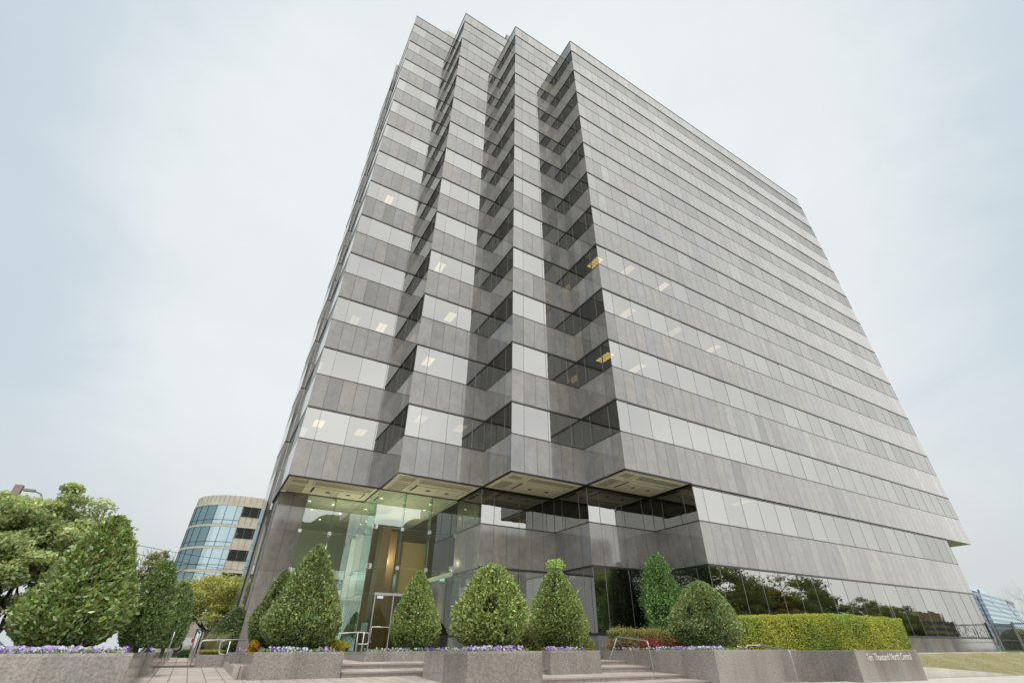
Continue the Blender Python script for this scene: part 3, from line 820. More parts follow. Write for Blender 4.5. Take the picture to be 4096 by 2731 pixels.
def planter(pts, label, top=PT, zb=ZS-9.2, soil=.06, wall=.16, joint=1.15, name='granite_planter'):
    """polygonal planter (counter-clockwise): granite slabs, coping and soil"""
    cx = sum(p[0] for p in pts)/len(pts); cy = sum(p[1] for p in pts)/len(pts)
    e = empty(name, (cx, cy, ZS-8.6), label, 'planter')
    mb = MB(); n = len(pts)
    for i in range(n):
        a, b = np.array(pts[i]), np.array(pts[(i+1) % n]); L = np.linalg.norm(b-a); d = (b-a)/L; nv = np.array((d[1], -d[0]))
        k = max(1, round(L/joint))
        for j in range(k):
            p, q = a+d*(L*j/k+.0025), a+d*(L*(j+1)/k-.0025)
            mb.poly([(*p, zb), (*q, zb), (*q, top-.05), (*p, top-.05)], 0, random.random())
        ai, bi = a-nv*.01, b-nv*.01
        mb.poly([(*ai, zb), (*bi, zb), (*bi, top-.05), (*ai, top-.05)], 1)
    mb.build('granite_wall', [M_PLANT, M_JOINT], e)
    # mitred inner outline
    inn = []
    for i in range(n):
        p0, p1, p2 = np.array(pts[i-1]), np.array(pts[i]), np.array(pts[(i+1) % n])
        d1 = (p1-p0)/np.linalg.norm(p1-p0); d2 = (p2-p1)/np.linalg.norm(p2-p1)
        n1, n2 = np.array((-d1[1], d1[0])), np.array((-d2[1], d2[0]))
        bis = n1+n2; bis = bis/(1+np.dot(n1, n2)+1e-9)
        inn.append(p1+bis*wall)
    mb = MB()
    for i in range(n):
        a, b, c, d = pts[i], pts[(i+1) % n], inn[(i+1) % n], inn[i]
        mb.poly([(*a, top), (*b, top), (*c, top), (*d, top)], 0, .8)
        mb.poly([(*a, top-.048), (*b, top-.048), (*b, top), (*a, top)], 0, .9)
        mb.poly([(*c, top-.3), (*d, top-.3), (*d, top), (*c, top)], 0, .4)
    mb.build('coping', M_PLANT, e)
    mb = MB(); mb.poly([(*p, top-soil) for p in inn]); mb.build('soil', M_SOIL, e)
    return e
PLN = {}
PLN['left'] = planter([(-18,-14.7),(-2.76,-14.7),(-2.76,-10.2),(-2.60,-10.2),(-2.60,-6.4),(-2.62,-6.4),(-2.62,6.0),(-18,6.0)], 'large granite planter at the far left under the biggest holly')
PLN['two'] = planter([(-.63,-12.3),(1.41,-12.3),(1.41,-9.2),(1.41,-6.5),(-.84,-6.5),(-.84,-9.2),(-.63,-9.2)], 'granite planter left of the steps with two hollies and a yellow shrub')
PLN['low'] = planter([(-1.62,-6.7),(-.85,-6.7),(-.85,4.2),(-1.62,4.2)], 'low granite planter with ornamental grass beside the garden path', top=PT-.065)
PLN['back'] = planter([(2.62,-9.4),(9.4,-9.4),(9.4,-6.4),(1.9,-6.4),(1.9,-8.6)], 'granite planter set back on the terrace with the narrow middle holly') if False else planter([(2.75,-9.35),(7.5,-9.35),(7.5,-12.45),(9.45,-12.45),(9.45,-6.8),(2.75,-6.8)], 'stepped granite planter on the terrace right of the entrance steps')
PLN['front'] = planter([(3.22,-15.6),(5.15,-15.6),(5.15,-13.1),(3.22,-13.1)], 'square granite planter in the centre foreground with a wide round holly')
PLN['right'] = planter([(11.8,-15.0),(13.85,-15.0),(13.85,-12.7),(19.6,-12.7),(19.6,-9.75),(18.9,-9.75),(18.9,-6.7),(11.8,-6.7)], 'granite planter right of the steps with red and yellow shrubs')
# sign wall: the end block of the planter row
sgn = planter([(19.6,-15.0),(24.45,-15.0),(24.45,-9.8),(19.6,-9.8)], 'dark granite name wall at the right end reading Ten Thousand North Central', name='name_wall', top=PT-.03)
sgn['category'] = 'sign wall'
M_LET = simple('silver_letters', (.62,.60,.56), .5, .0)
a_, b_ = at(1, -15.0, 3452, 2608), at(1, -15.0, 3655, 2640)
xa, xb = a_[0], b_[0]
text_mesh('sign_lettering', 'Ten Thousand North Central', .33, M_LET, sgn, ((xa+xb)/2, -15.012, PT-.03-.235), (1,0,0), (0,0,1), (xb-xa)/4.22, .006)

# ================================================================== FOLIAGE
def leaves_mesh(name, P, D, size, cols, mats, parent, width=.5, up=.0):
    """one rhombic folded leaf per row of P; D = pointing direction; cols per leaf"""
    N = len(P)
    P = np.asarray(P, float)-place(parent)
    D = D/(np.linalg.norm(D, axis=1, keepdims=True)+1e-9)
    R = RNG.normal(size=(N, 3)); R[:, 2] *= .6
    S = np.cross(D, R); S /= np.linalg.norm(S, axis=1, keepdims=True)+1e-9
    Nn = np.cross(S, D)
    s = (size*RNG.uniform(.65, 1.25, N))[:, None]
    v0 = P-D*s*.5; v2 = P+D*s*.5-Nn*s*.10
    v1 = P+S*s*width*.5+Nn*s*.07; v3 = P-S*s*width*.5+Nn*s*.07
    V = np.stack([v0, v1, v2, v3], 1).reshape(-1, 3)
    me = bpy.data.meshes.new(name)
    me.vertices.add(4*N); me.vertices.foreach_set('co', V.astype(np.float32).ravel())
    me.loops.add(6*N); me.polygons.add(2*N)
    b = np.arange(N)[:, None]*4
    idx = np.concatenate([b+np.array([[0, 1, 2]]), b+np.array([[0, 2, 3]])], 1).reshape(-1)
    me.loops.foreach_set('vertex_index', idx.astype(np.int32))
    me.polygons.foreach_set('loop_start', np.arange(0, 6*N, 3, dtype=np.int32))
    me.polygons.foreach_set('loop_total', np.full(2*N, 3, np.int32))
    at_ = me.attributes.new('col', 'FLOAT_COLOR', 'FACE')
    c4 = np.concatenate([np.repeat(np.asarray(cols), 2, 0), np.ones((2*N, 1))], 1)
    at_.data.foreach_set('color', c4.astype(np.float32).ravel())
    me.update(calc_edges=True); me.validate()
    for mt in (mats if isinstance(mats, (list, tuple)) else [mats]): me.materials.append(mt)
    o = bpy.data.objects.new(name, me); COL.objects.link(o); o.parent = parent
    return o
def lumps(dirs, k=14, seed=0, amp=.12):
    r = np.random.default_rng(seed); C = r.normal(size=(k, 3)); C /= np.linalg.norm(C, axis=1, keepdims=True)
    A = r.uniform(-1, 1, k)
    w_ = np.exp(6*(dirs@C.T-1)); return amp*(w_@A)
def lumps2(dirs, k, seed, amp):
    r = np.random.default_rng(seed); C = r.normal(size=(k, 3)); C /= np.linalg.norm(C, axis=1, keepdims=True)
    return amp*(np.exp(40*(dirs@C.T-1))@r.uniform(-1, 1, k))
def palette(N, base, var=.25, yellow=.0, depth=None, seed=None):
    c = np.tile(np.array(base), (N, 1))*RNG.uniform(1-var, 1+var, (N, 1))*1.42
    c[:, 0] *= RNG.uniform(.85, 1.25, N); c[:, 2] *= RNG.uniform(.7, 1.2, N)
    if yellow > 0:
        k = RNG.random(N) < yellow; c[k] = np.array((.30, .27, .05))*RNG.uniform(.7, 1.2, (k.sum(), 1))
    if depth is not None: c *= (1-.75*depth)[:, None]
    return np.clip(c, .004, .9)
def profile(t, sharp, belly):
    """radius of an egg or cone shaped crown at relative height t"""
    low = np.sin(np.clip(t/belly, 0, 1)*math.pi/2)**.6
    hi = np.clip((1-t)/(1-belly), 0, 1)**sharp
    return np.where(t < belly, (.58+.42*low), hi)
def topiary(name, label, cat, cx, cy, zb, ht, rad, base, n, leaf=.07, sharp=.8, belly=.25, lump=.10, yellow=.03, seed=1, group=None, trunk=.18, tuft=False, mat=None, berries=0, loose=0.0, ry=None):
    e = empty(name, (cx, cy, zb), label, cat, group)
    ry = rad if ry is None else ry
    m_ = int(n*1.0)
    # surface weighted: more leaves where the crown is wide
    t = RNG.random(m_*3); keep = RNG.random(m_*3) < (.25+.75*profile(t, sharp, belly)); t = t[keep][:m_]; m_ = len(t)
    a = RNG.uniform(0, 2*math.pi, m_)
    dirs = np.stack([np.cos(a)*.8, np.sin(a)*.8, (t-.45)*1.7], 1); dirs /= np.linalg.norm(dirs, axis=1, keepdims=True)
    lu = lumps(dirs, 26, seed, lump*1.2)+lumps2(dirs, 160, seed+9, lump*.55)
    depth = RNG.random(m_)**2.2*.42
    rr = profile(t, sharp, belly)*(1+lu)*(1-depth*.9)+RNG.exponential(.012+loose, m_)*(depth < .06)
    P = np.stack([cx+rad*rr*np.cos(a), cy+ry*rr*np.sin(a), zb+trunk+(ht-trunk)*(t*(1+lu*.15))-depth*.1*ht*(t > .85)], 1)
    D = np.stack([np.cos(a), np.sin(a), np.full(m_, .35)+t*.9], 1)+RNG.normal(size=(m_, 3))*.75
    hr = np.random.default_rng(seed+50); HC = hr.normal(size=(16, 3)); HC /= np.linalg.norm(HC, axis=1, keepdims=True)
    inh = ((dirs@HC.T) > np.cos(hr.uniform(.08, .20, 16))).any(1) & (depth < .22) & (RNG.random(m_) < .72)
    ns = max(14, m_//900); si = RNG.choice(m_, ns)
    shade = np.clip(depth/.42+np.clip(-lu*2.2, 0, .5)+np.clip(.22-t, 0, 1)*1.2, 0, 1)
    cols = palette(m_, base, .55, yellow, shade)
    ka = ~inh; P, D, cols = P[ka], D[ka], cols[ka]
    for i_ in si[:ns]:
        o_ = np.array([math.cos(a[i_]), math.sin(a[i_]), .55+t[i_]]); o_ /= np.linalg.norm(o_); b_ = np.array([cx+rad*math.cos(a[i_])*rr[i_], cy+ry*math.sin(a[i_])*rr[i_], zb+trunk+(ht-trunk)*t[i_]])
        q_ = RNG.random(7)[:, None]*rad*.15; P = np.concatenate([P, b_+o_*q_+RNG.normal(size=(7, 3))*.012]); D = np.concatenate([D, o_+RNG.normal(size=(7, 3))*.5]); cols = np.concatenate([cols, palette(7, (base[0]*1.2, base[1]*1.25, base[2]), .25)])
    if tuft:
        k = m_//22; tt = RNG.random(k)
        P2 = np.stack([cx+RNG.normal(size=k)*rad*.13*(1-.3*tt), cy+RNG.normal(size=k)*rad*.13, zb+ht*(.98+.11*tt)], 1)
        P = np.concatenate([P, P2]); D = np.concatenate([D, RNG.normal(size=(k, 3))+np.array([0, 0, 1])]); cols = np.concatenate([cols, palette(k, (base[0]*1.3, base[1]*1.45, base[2]), .3)])
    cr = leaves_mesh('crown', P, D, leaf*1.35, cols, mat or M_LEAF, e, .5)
    # dark twiggy inside
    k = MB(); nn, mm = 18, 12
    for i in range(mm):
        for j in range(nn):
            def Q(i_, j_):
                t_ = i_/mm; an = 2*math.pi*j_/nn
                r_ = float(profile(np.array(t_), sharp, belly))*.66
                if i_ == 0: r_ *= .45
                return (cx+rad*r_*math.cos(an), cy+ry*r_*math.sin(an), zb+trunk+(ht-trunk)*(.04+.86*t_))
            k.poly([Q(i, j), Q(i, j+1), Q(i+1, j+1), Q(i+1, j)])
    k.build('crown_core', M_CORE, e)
    k = MB(); k.tube([(cx, cy, zb-.1), (cx+.02, cy, zb+trunk*.5), (cx-.01, cy+.01, zb+ht*.5)], [.075*rad+.02, .065*rad+.02, .02], 8)
    for j in range(5):
        an = 2*math.pi*j/5+.4; k.tube([(cx, cy, zb+trunk*.5), (cx+rad*.35*math.cos(an), cy+rad*.35*math.sin(an), zb+trunk+.12*ht)], [.03, .012], 5)
    k.build('trunk', M_BARK, e)
    if berries:
        k = MB()
        for _ in range(berries):
            i = RNG.integers(0, int(ka.sum()))
            if depth[ka][i] > .12: continue
            for q in range(random.randint(2, 5)):
                c = P[i]+RNG.normal(size=3)*.022+np.array([0, -.02, 0]); r = .013
                k.lathe([(0, -r), (r*.8, -r*.6), (r, 0), (r*.8, r*.6), (0, r)], c, 6)
        k.build('berries', M_BERRY, e)['kind'] = 'stuff'
    return e
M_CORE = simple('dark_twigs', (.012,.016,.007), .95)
M_BERRY = simple('red_berry', (.55,.03,.015), .3)
HOL = (.15, .215, .07)
def holly(label, cu, yplane, ul, ur, vtop, vbase, n, **kw):
    p = at(1, yplane, cu, vbase); l = at(1, yplane, ul, vbase); r = at(1, yplane, ur, vbase); q = at(1, yplane, cu, vtop)
    rad = (r[0]-l[0])/2; zb = PT-.06
    kw.setdefault('group', None)
    return topiary('holly_tree', label, 'holly tree', (l[0]+r[0])/2, yplane, zb, q[2]-zb, rad*.92, kw.pop('base', HOL), n, **kw)
holly('largest holly, wide pyramid with red berries, left foreground', 238, -12.7, 12, 462, 2040, 2560, 34000, leaf=.082, sharp=.60, belly=.2, lump=.13, seed=3, berries=60, loose=.02)
holly('holly behind the largest one, partly hidden by it', 560, -10.2, 440, 655, 2235, 2575, 18000, leaf=.07, sharp=.42, belly=.38, seed=4, base=(.12,.19,.07))
holly('round dark holly beside the garden path handrail at left', 655, -5.4, 578, 728, 2330, 2585, 15000, leaf=.065, sharp=.42, belly=.4, seed=5, base=(.12,.19,.07))
holly('tall cone holly on the planter left of the entrance steps', 1190, -10.9, 1012, 1362, 2172, 2578, 30000, leaf=.062, sharp=.72, belly=.22, seed=6, base=(.145,.20,.07))
holly('smaller cone holly half hidden behind the tall cone left of the entrance', 1065, -9.6, 952, 1180, 2272, 2578, 15000, leaf=.062, sharp=.7, belly=.3, seed=7, base=(.12,.17,.06))
holly('narrow cone holly in front of the glass entrance door', 1647, -8.2, 1549, 1748, 2283, 2588, 22000, leaf=.062, sharp=.66, belly=.27, seed=8, base=(.18,.245,.075))
holly('wide rounded holly on the square planter in the centre', 1958, -14.2, 1815, 2100, 2258, 2592, 26000, leaf=.066, sharp=.5, belly=.36, seed=9, base=(.20,.26,.08), yellow=.05, loose=.01)
holly('cone holly with a bright leafy tuft on top', 2230, -11.0, 2118, 2342, 2268, 2588, 24000, leaf=.06, sharp=.60, belly=.25, seed=10, base=(.18,.245,.075), tuft=True, yellow=.05)
holly('cone holly with yellowing right side beside the big clipped hedge', 2832, -12.6, 2738, 2936, 2330, 2592, 26000, leaf=.066, sharp=.6, belly=.28, seed=11, base=(.16,.22,.085), yellow=.08)
p = at(1, -7.7, 2672, 2560); l = at(1, -7.7, 2570, 2500); r = at(1, -7.7, 2752, 2500); q = at(1, -7.7, 2655, 2222)
topiary('evergreen_shrub', 'upright bright green evergreen against the stone wall behind the low hedge', 'evergreen shrub', p[0], -7.7, PT-.06, q[2]-PT+.06, (r[0]-l[0])/2*.8, (.15,.29,.085), 22000, leaf=.075, sharp=.42, belly=.42, lump=.34, seed=12, loose=.06, trunk=.3, ry=.9)
p = at(1, 4.0, 905, 2590); q = at(1, 4.0, 925, 2440)
topiary('evergreen_shrub', 'dark evergreen beside the foot of the tower behind the grasses', 'evergreen shrub', p[0], 4.2, PT-.2, q[2]-PT+.3, .9, (.08,.12,.05), 9000, leaf=.09, sharp=.6, belly=.35, lump=.15, seed=13)

def hedge(name, label, cat, x0, x1, y0, y1, z0, ztop, base, n, leaf=.05, lump=.03, seed=1, col2=None, mat=None, rough_top=.0, group=None, shape=None):
    """clipped block of leaves; ztop number or function of relative x"""
    e = empty(name, ((x0+x1)/2, (y0+y1)/2, z0), label, cat, group)
    zt = ztop if callable(ztop) else (lambda s: ztop)
    s = RNG.random(n); q = RNG.random(n); h = RNG.random(n); f = RNG.choice(4, n, p=[.52, .24, .10, .14])
    X = x0+(x1-x0)*s; Y = y0+(y1-y0)*q; ZT = np.array([zt(v) for v in s]); Z = z0+(ZT-z0)*h
    dep = RNG.random(n)**2*.16
    Y = np.where(f == 0, y0+dep, Y); Z = np.where(f == 1, ZT-dep, Z); X = np.where(f == 2, x0+dep, X); X = np.where(f == 3, x1-dep, X)
    # round the long top and side edges a little
    dz = np.clip(1-(ZT-Z)/.18, 0, 1); Y += np.where(f == 0, dz**2*.12, 0)
    dx = np.clip(1-(X-x0)/.18, 0, 1)+np.clip(1-(x1-X)/.18, 0, 1); Y += np.where(f == 0, dx**2*.10, 0); Z -= np.where(f == 1, dx**2*.08, 0)
    fr = np.sin(X*2.3+seed)*.5+np.sin(X*5.1+Z*4+seed)*.5
    Y -= lump*fr*(f == 0); Z += lump*np.sin(X*3.7+Y*2)*(f == 1)+RNG.exponential(.012+rough_top, n)*(f == 1)
    P = np.stack([X, Y, Z], 1); D = RNG.normal(size=(n, 3))*.8+np.array([0, 0, .5]); D[:, 1] -= (f == 0)*.6; D[:, 2] += (f == 1)*.7
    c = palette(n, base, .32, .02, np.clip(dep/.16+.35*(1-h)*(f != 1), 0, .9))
    if col2 is not None:
        wgt = np.clip(.5+.9*np.sin(X*1.1+seed)*np.cos(Z*1.9+X*.37)+RNG.normal(size=n)*.35, 0, 1)[:, None]
        c = c*(1-wgt)+palette(n, col2, .3, 0, np.clip(dep/.16, 0, .9))*wgt
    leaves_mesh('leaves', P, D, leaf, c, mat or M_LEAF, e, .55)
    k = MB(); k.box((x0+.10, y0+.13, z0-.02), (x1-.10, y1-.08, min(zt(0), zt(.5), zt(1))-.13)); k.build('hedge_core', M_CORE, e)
    return e
a1 = at(1, -12.2, 2972, 2600); a2 = at(1, -12.2, 3655, 2600); zt1 = at(1, -12.2, 3000, 2466)[2]; zt2 = at(1, -12.2, 3300, 2452)[2]; zt3 = at(1, -12.2, 3620, 2474)[2]
def ztop_h(s): return zt1+(zt2-zt1)*min(1, s/.55) if s < .55 else zt2+(zt3-zt2)*((s-.55)/.45)
hedge('clipped_hedge', 'big clipped box hedge with flat top, bright green, behind the name wall', 'hedge', a1[0], a2[0], -12.2, -10.3, PT-.12, ztop_h, (.25,.34,.045), 60000, leaf=.062, lump=.035, seed=2, col2=(.36,.38,.045))
a1 = at(1, -9.2, 2486, 2590); a2 = at(1, -9.2, 2790, 2590)
hedge('clipped_hedge', 'low olive hedge with orange tips in front of the dark ground floor glass', 'hedge', a1[0], a2[0], -9.2, -8.3, PT-.1, at(1, -9.2, 2600, 2519)[2], (.22,.24,.07), 16000, leaf=.05, lump=.04, seed=3, col2=(.27,.22,.06), rough_top=.02)
def shrub(name, label, cat, cu, cv, yplane, ul, ur, vtop, base, n, leaf, group=None, seed=1, lump=.25, sharp=.5, mat=None, yellow=.0, depth_y=None, zbase=None):
    l, r = at(1, yplane, ul, 2590), at(1, yplane, ur, 2590); q = at(1, yplane, cu, vtop); zb = PT-.08 if zbase is None else zbase
    return topiary(name, label, cat, (l[0]+r[0])/2, yplane, zb, q[2]-zb, (r[0]-l[0])/2, base, n, leaf=leaf, sharp=sharp, belly=.5, lump=lump, seed=seed, trunk=.02, yellow=yellow, group=group, mat=mat, ry=depth_y)
shrub('yellow_shrub', 'golden shrub behind the planter left of the entrance steps', 'shrub', 1310, 0, -9.9, 1225, 1368, 2550, (.30,.27,.03), 6000, .05, seed=21)
shrub('yellow_shrub', 'small orange yellow shrub by the foot of the tall cone holly', 'shrub', 1012, 0, -10.6, 990, 1036, 2560, (.42,.24,.015), 1600, .05, seed=22)
shrub('olive_shrub', 'olive yellow shrub filling the gap between the two middle hollies', 'shrub', 2105, 0, -8.6, 2045, 2178, 2506, (.22,.22,.05), 6500, .05, seed=23, depth_y=.7)
shrub('olive_shrub', 'olive yellow shrub at the right foot of the tufted holly', 'shrub', 2320, 0, -9.2, 2280, 2362, 2538, (.18,.20,.045), 3600, .05, seed=24)
for i, (u, vt, w_, c, lb) in enumerate(((2490, 2545, 46, (.19,.14,.06), 'greenish brown'), (2545, 2548, 40, (.20,.11,.055), 'reddish brown'), (2592, 2556, 34, (.27,.045,.045), 'crimson'), (2650, 2558, 34, (.20,.085,.055), 'dull red'), (2700, 2565, 28, (.28,.09,.04), 'orange red'))):
    shrub('nandina_shrub', lb+' nandina shrub in the row below the low olive hedge', 'shrub', u, 0, -10.15-.25*i, u-w_, u+w_, vt, c, 2600, .05, group='red nandina shrubs in a row', seed=30+i, lump=.3)

# ornamental grasses in the low planter
def grass_clump(name, label, cx, cy, zb, ht, rad, n, base, droop=.6):
    e = empty(name, (cx, cy, zb), label, 'ornamental grass')
    k = MB()
    for _ in range(n):
        a = random.uniform(0, 2*math.pi); r0 = rad*.25*math.sqrt(random.random()); L = ht*random.uniform(.6, 1.1); out = rad*random.uniform(.4, 1.0)
        b = np.array([cx+r0*math.cos(a), cy+r0*math.sin(a), zb]); d = np.array([math.cos(a), math.sin(a), 0]); s = np.array([-math.sin(a), math.cos(a), 0])*.008
        prev = None; col = tuple(x*random.uniform(.7, 1.25) for x in base)
        for i in range(4):
            t = i/3; p_ = b+d*out*t**1.6+np.array([0, 0, L*(t-droop*.55*t**2.6)]); w_ = s*(1-t*.85)
            if prev is not None: k.poly([prev[0], prev[1], p_+w_, p_-w_], 0, .5, col)
            prev = (p_-w_, p_+w_)
    k.build('blades', M_OAKLEAF, e); return e
zlow = PT-.14
grass_clump('ornamental_grass', 'tall straw coloured fountain grass beside the foot of the tower', -1.05, -1.8, zlow, 1.15, .75, 420, (.30,.28,.15))
for i, (x, y, lb) in enumerate(((-1.42,-6.2,'leftmost low yellow green grass tuft on the low planter wall'),(-1.1,-6.15,'second low yellow green grass tuft on the low planter wall'),(-1.28,-5.2,'pale dry grass tuft behind the low yellow ones'))):
    grass_clump('ornamental_grass', lb, x, y, zlow, .42, .34, 320, (.36,.36,.07) if i < 2 else (.42,.38,.17), 1.1)

# pansies: beds nobody could count
def pansies(label, regions, dens=95, seed=1):
    r = np.random.default_rng(seed); FP, FC, LP = [], [], []
    for (x0, x1, y0, y1, z) in regions:
        n = int((x1-x0)*(y1-y0)*dens*2.1)
        cl = r.random((max(3, n//14), 2)); kind = r.integers(0, 4, len(cl))
        for _ in range(n):
            j = r.integers(0, len(cl)); px_ = np.clip(cl[j]+r.normal(size=2)*.09, 0, 1)
            x, y = x0+(x1-x0)*px_[0], y0+(y1-y0)*px_[1]
            FP.append((x, y, z+r.uniform(.05, .15)))
            FC.append([(.74,.72,.80),(.42,.28,.66),(.15,.05,.42),(.60,.52,.76)][(kind[j] if r.random() < .75 else r.integers(0, 4))])
        m_ = int((x1-x0)*(y1-y0)*520)
        LP.append(np.stack([r.uniform(x0, x1, m_), r.uniform(y0, y1, m_), z+r.uniform(0, .11, m_)], 1))
    FP = np.array(FP); FC = np.array(FC)*r.uniform(.8, 1.2, (len(FP), 1))
    k = MB()
    for p_, c in zip(FP, FC):
        nv = np.array([r.normal()*.5-.1, -1+r.normal()*.4, .7+r.normal()*.35]); nv /= np.linalg.norm(nv)
        a = np.cross(nv, (0, 0, 1.0)); a /= np.linalg.norm(a); b = np.cross(a, nv); s = r.uniform(.017, .027)
        ph = r.uniform(0, 6.28)
        ring = [p_+s*(1+.18*(q % 2))*(math.cos(ph+q*math.pi/4)*a+math.sin(ph+q*math.pi/4)*b) for q in range(8)]
        k.poly(ring, 0, .5, tuple(np.clip(c, 0, .85)))
        k.poly([p_+nv*.004+s*.32*(math.cos(q*2.094)*a+math.sin(q*2.094)*b) for q in range(3)], 0, .5, (.10,.02,.22) if c[0] > .25 else (.5,.38,.02))
    o = k.build('pansy_bed', [M_PETAL, M_LEAF])
    L = np.concatenate(LP); base = len(o.data.vertices)
    lm = leaves_mesh('pansy_leaves', L, r.normal(size=(len(L), 3))+np.array([0, 0, .4]), .05, palette(len(L), (.13,.20,.06), .35), M_LEAF, None, .6)
    import bmesh
    bm = bmesh.new(); bm.from_mesh(o.data)
    cl_ = None
    bm.free()
    lm.parent = o; lm.name = 'leaf_carpet'
    return tag(o, label, 'flower bed', kind='stuff')
zs = PT-.05
pansies('purple and white pansies along the front of the far left planter', [(-9.5,-2.95,-14.5,-13.6,zs), (-2.95,-2.75,-10.1,-6.0,zs)], 70, 1)
pansies('purple and white pansies under the two hollies left of the steps', [(-.45,1.25,-12.1,-11.3,zs), (-.6,-.3,-9,-7,zs)], 66, 2)
pansies('purple and white pansies round the square centre planter', [(3.4,4.98,-15.42,-14.9,zs)], 80, 3)
pansies('purple and white pansies on the stepped terrace planter', [(2.9,7.4,-9.15,-8.6,zs), (7.68,9.28,-12.28,-11.6,zs)], 60, 4)
pansies('purple and white pansies below the red shrubs right of the steps', [(11.98,12.3,-14.8,-10.2,zs), (12.3,13.6,-14.8,-13.8,zs), (12.0,14.2,-13.6,-12.4,zs)], 60, 5)

# ================================================================== HANDRAILS, BOTTLE
def rail(label, paths, r=.021, name='handrail', posts=()):
    b = np.array(paths[0][0]); e = empty(name, tuple(b), label, 'handrail', 'tubular steel handrails')
    for i, pth in enumerate(paths):
        k = MB(); k.tube(fillet(pth, .11), r, 10); k.build('top_rail' if i == 0 else 'loop', M_STEEL, e, True)
    for pth in posts:
        k = MB(); k.tube(pth, r, 10); k.build('post', M_STEEL, e, True)
    return e
def Y_(y, u, v): return at(1, y, u, v)
# rail across the front of the low planter
y = -6.9; p0, p1, p2 = Y_(y, 778, 2664), Y_(y, 806, 2560), Y_(y, 985, 2556)
q0, q1 = Y_(y, 892, 2665), Y_(y, 922, 2562)
l1, l2, l3 = Y_(y, 885, 2561), Y_(y, 872, 2614), Y_(y, 905, 2617)
rail('steel handrail running in front of the low grass planter', [[p0, p1, p2], [(Y_(y, 905, 2561)), l1, l2, l3]], posts=[[q0, q1]])
def path_rail(label, x, dx):
    z0 = PZ(x, -6.5); z1 = z0+.17
    rail(label, [[(x, -6.5, z0), (x, -6.5, z0+.9), (x, -1.5, z1+.92), (x, 2.5, z1+.95), (x, 2.5, z1-.05)]], posts=[[(x, -3.2, z0), (x, -3.2, z0+.94)], [(x, -.4, z0), (x, -.4, z1+.93)]])
    
path_rail('right hand steel handrail along the garden path', -1.72, .1)
path_rail('left hand steel handrail along the garden path', -2.42, -.1)
# rail by the entrance, behind the tall cone holly
y = -3.2; a = Y_(y, 1325, 2535); b = Y_(y, 1425, 2527); c = Y_(y, 1478, 2530); d = Y_(y, 1472, 2575); e_ = Y_(y, 1430, 2574)
rail('looped steel handrail in front of the lobby glass', [[a, b, c, d, e_]], posts=[[Y_(y, 1421, 2614), Y_(y, 1432, 2528)], [Y_(y-.9, 1443, 2618), Y_(y-.9, 1457, 2529)]])
# rails of the two step bays
rail('steel handrail on the steps in front of the red shrubs', [[(11.35, -10.6, T0Z(11.3, -10.6)), Y_(-10.6, 2469, 2545), Y_(-12.75, 2590, 2562), (Y_(-12.75, 2616, 2683)[0], -12.75, T2Z(11.3, -12.75))]])
rail('steel handrail in the right recess in front of the big hedge', [[Y_(-12.95, 2984, 2579)-np.array((0,0,.95)), Y_(-12.95, 2984, 2579), Y_(-13.1, 3040, 2579), Y_(-14.5, 3158, 2601), Y_(-14.5, 3158, 2601)-np.array((0,0,1.0))]])
# crushed water bottle
p = at(2, ZS-8.50, 3080, 2703)
y_b = -12.0; pb = at(1, y_b, 3080, 2702)
bt = empty('water_bottle', (pb[0], y_b, pb[2]), 'crushed clear plastic water bottle with blue label lying on the step', 'bottle')
k = MB(); k.lathe([(0,-.13),(.05,-.125),(.055,-.08),(.042,-.04),(.056,0),(.05,.06),(.03,.10),(.022,.13),(0,.13)], (pb[0], y_b, pb[2]+.055), 14, 0, 'x'); k.build('bottle_body', simple('clear_plastic', (.75,.80,.84), .12), bt, True)
k = MB(); k.lathe([(.058,-.03),(.050,0),(.058,.035)], (pb[0], y_b, pb[2]+.055), 14, 0, 'x'); k.build('bottle_label', simple('blue_label', (.05,.22,.60), .4), bt, True)
k = MB(); k.lathe([(.025,.13),(.025,.155),(0,.157)], (pb[0], y_b, pb[2]+.055), 12, 0, 'x'); k.build('bottle_cap', simple('white_cap', (.8,.8,.8), .4), bt, True)

# ================================================================== RIGHT SIDE: LAWN, KERB, GATE, POLE, FAR OFFICE
LZ0 = lambda x, y: ZS-7.76-.010*max(0, x-24)
kL, kR = at(2, ZS-8.33, 3702, 2674), at(2, ZS-8.62, 4110, 2707)
kd = (kR-kL)
yk = -14.0
kz = lambda x: at(1, yk, np.interp(x, [24.5, 90], [3640, 4330]), 2690)[2]
pk1, pk2 = at(1, yk, 3702, 2674), at(1, yk, 4096, 2706)
kz = lambda x: pk1[2]+(pk2[2]-pk1[2])*(x-pk1[0])/(pk2[0]-pk1[0])
mb = MB()
xs = [24.45+k*2.2 for k in range(26)]
def lz(x, t): return (1-t)*(ZS-7.79)+t*(kz(x)+.05)+.03*math.sin(x*1.3+t*5)*(0 < t < 1)
T = [0, .12, .3, .5, .75, 1]
for a, b in zip(xs[:-1], xs[1:]):
    for t0, t1 in zip(T[:-1], T[1:]):
        ya, yb = -9.95+(yk+9.95)*t0, -9.95+(yk+9.95)*t1
        mb.poly([(a,yb,lz(a,t1)),(b,yb,lz(b,t1)),(b,ya,lz(b,t0)),(a,ya,lz(a,t0))])
lawn = tag(mb.build('lawn', M_LAWN), 'dry winter lawn sloping between the tower base and the pavement', 'lawn', kind='stuff')
N = 60000
X = RNG.uniform(24.6, 62, N); Tt = RNG.uniform(0, 1, N)
P = np.stack([X, -9.95+(yk+9.95)*Tt, np.array([lz(x, t) for x, t in zip(X, Tt)])+.012], 1)
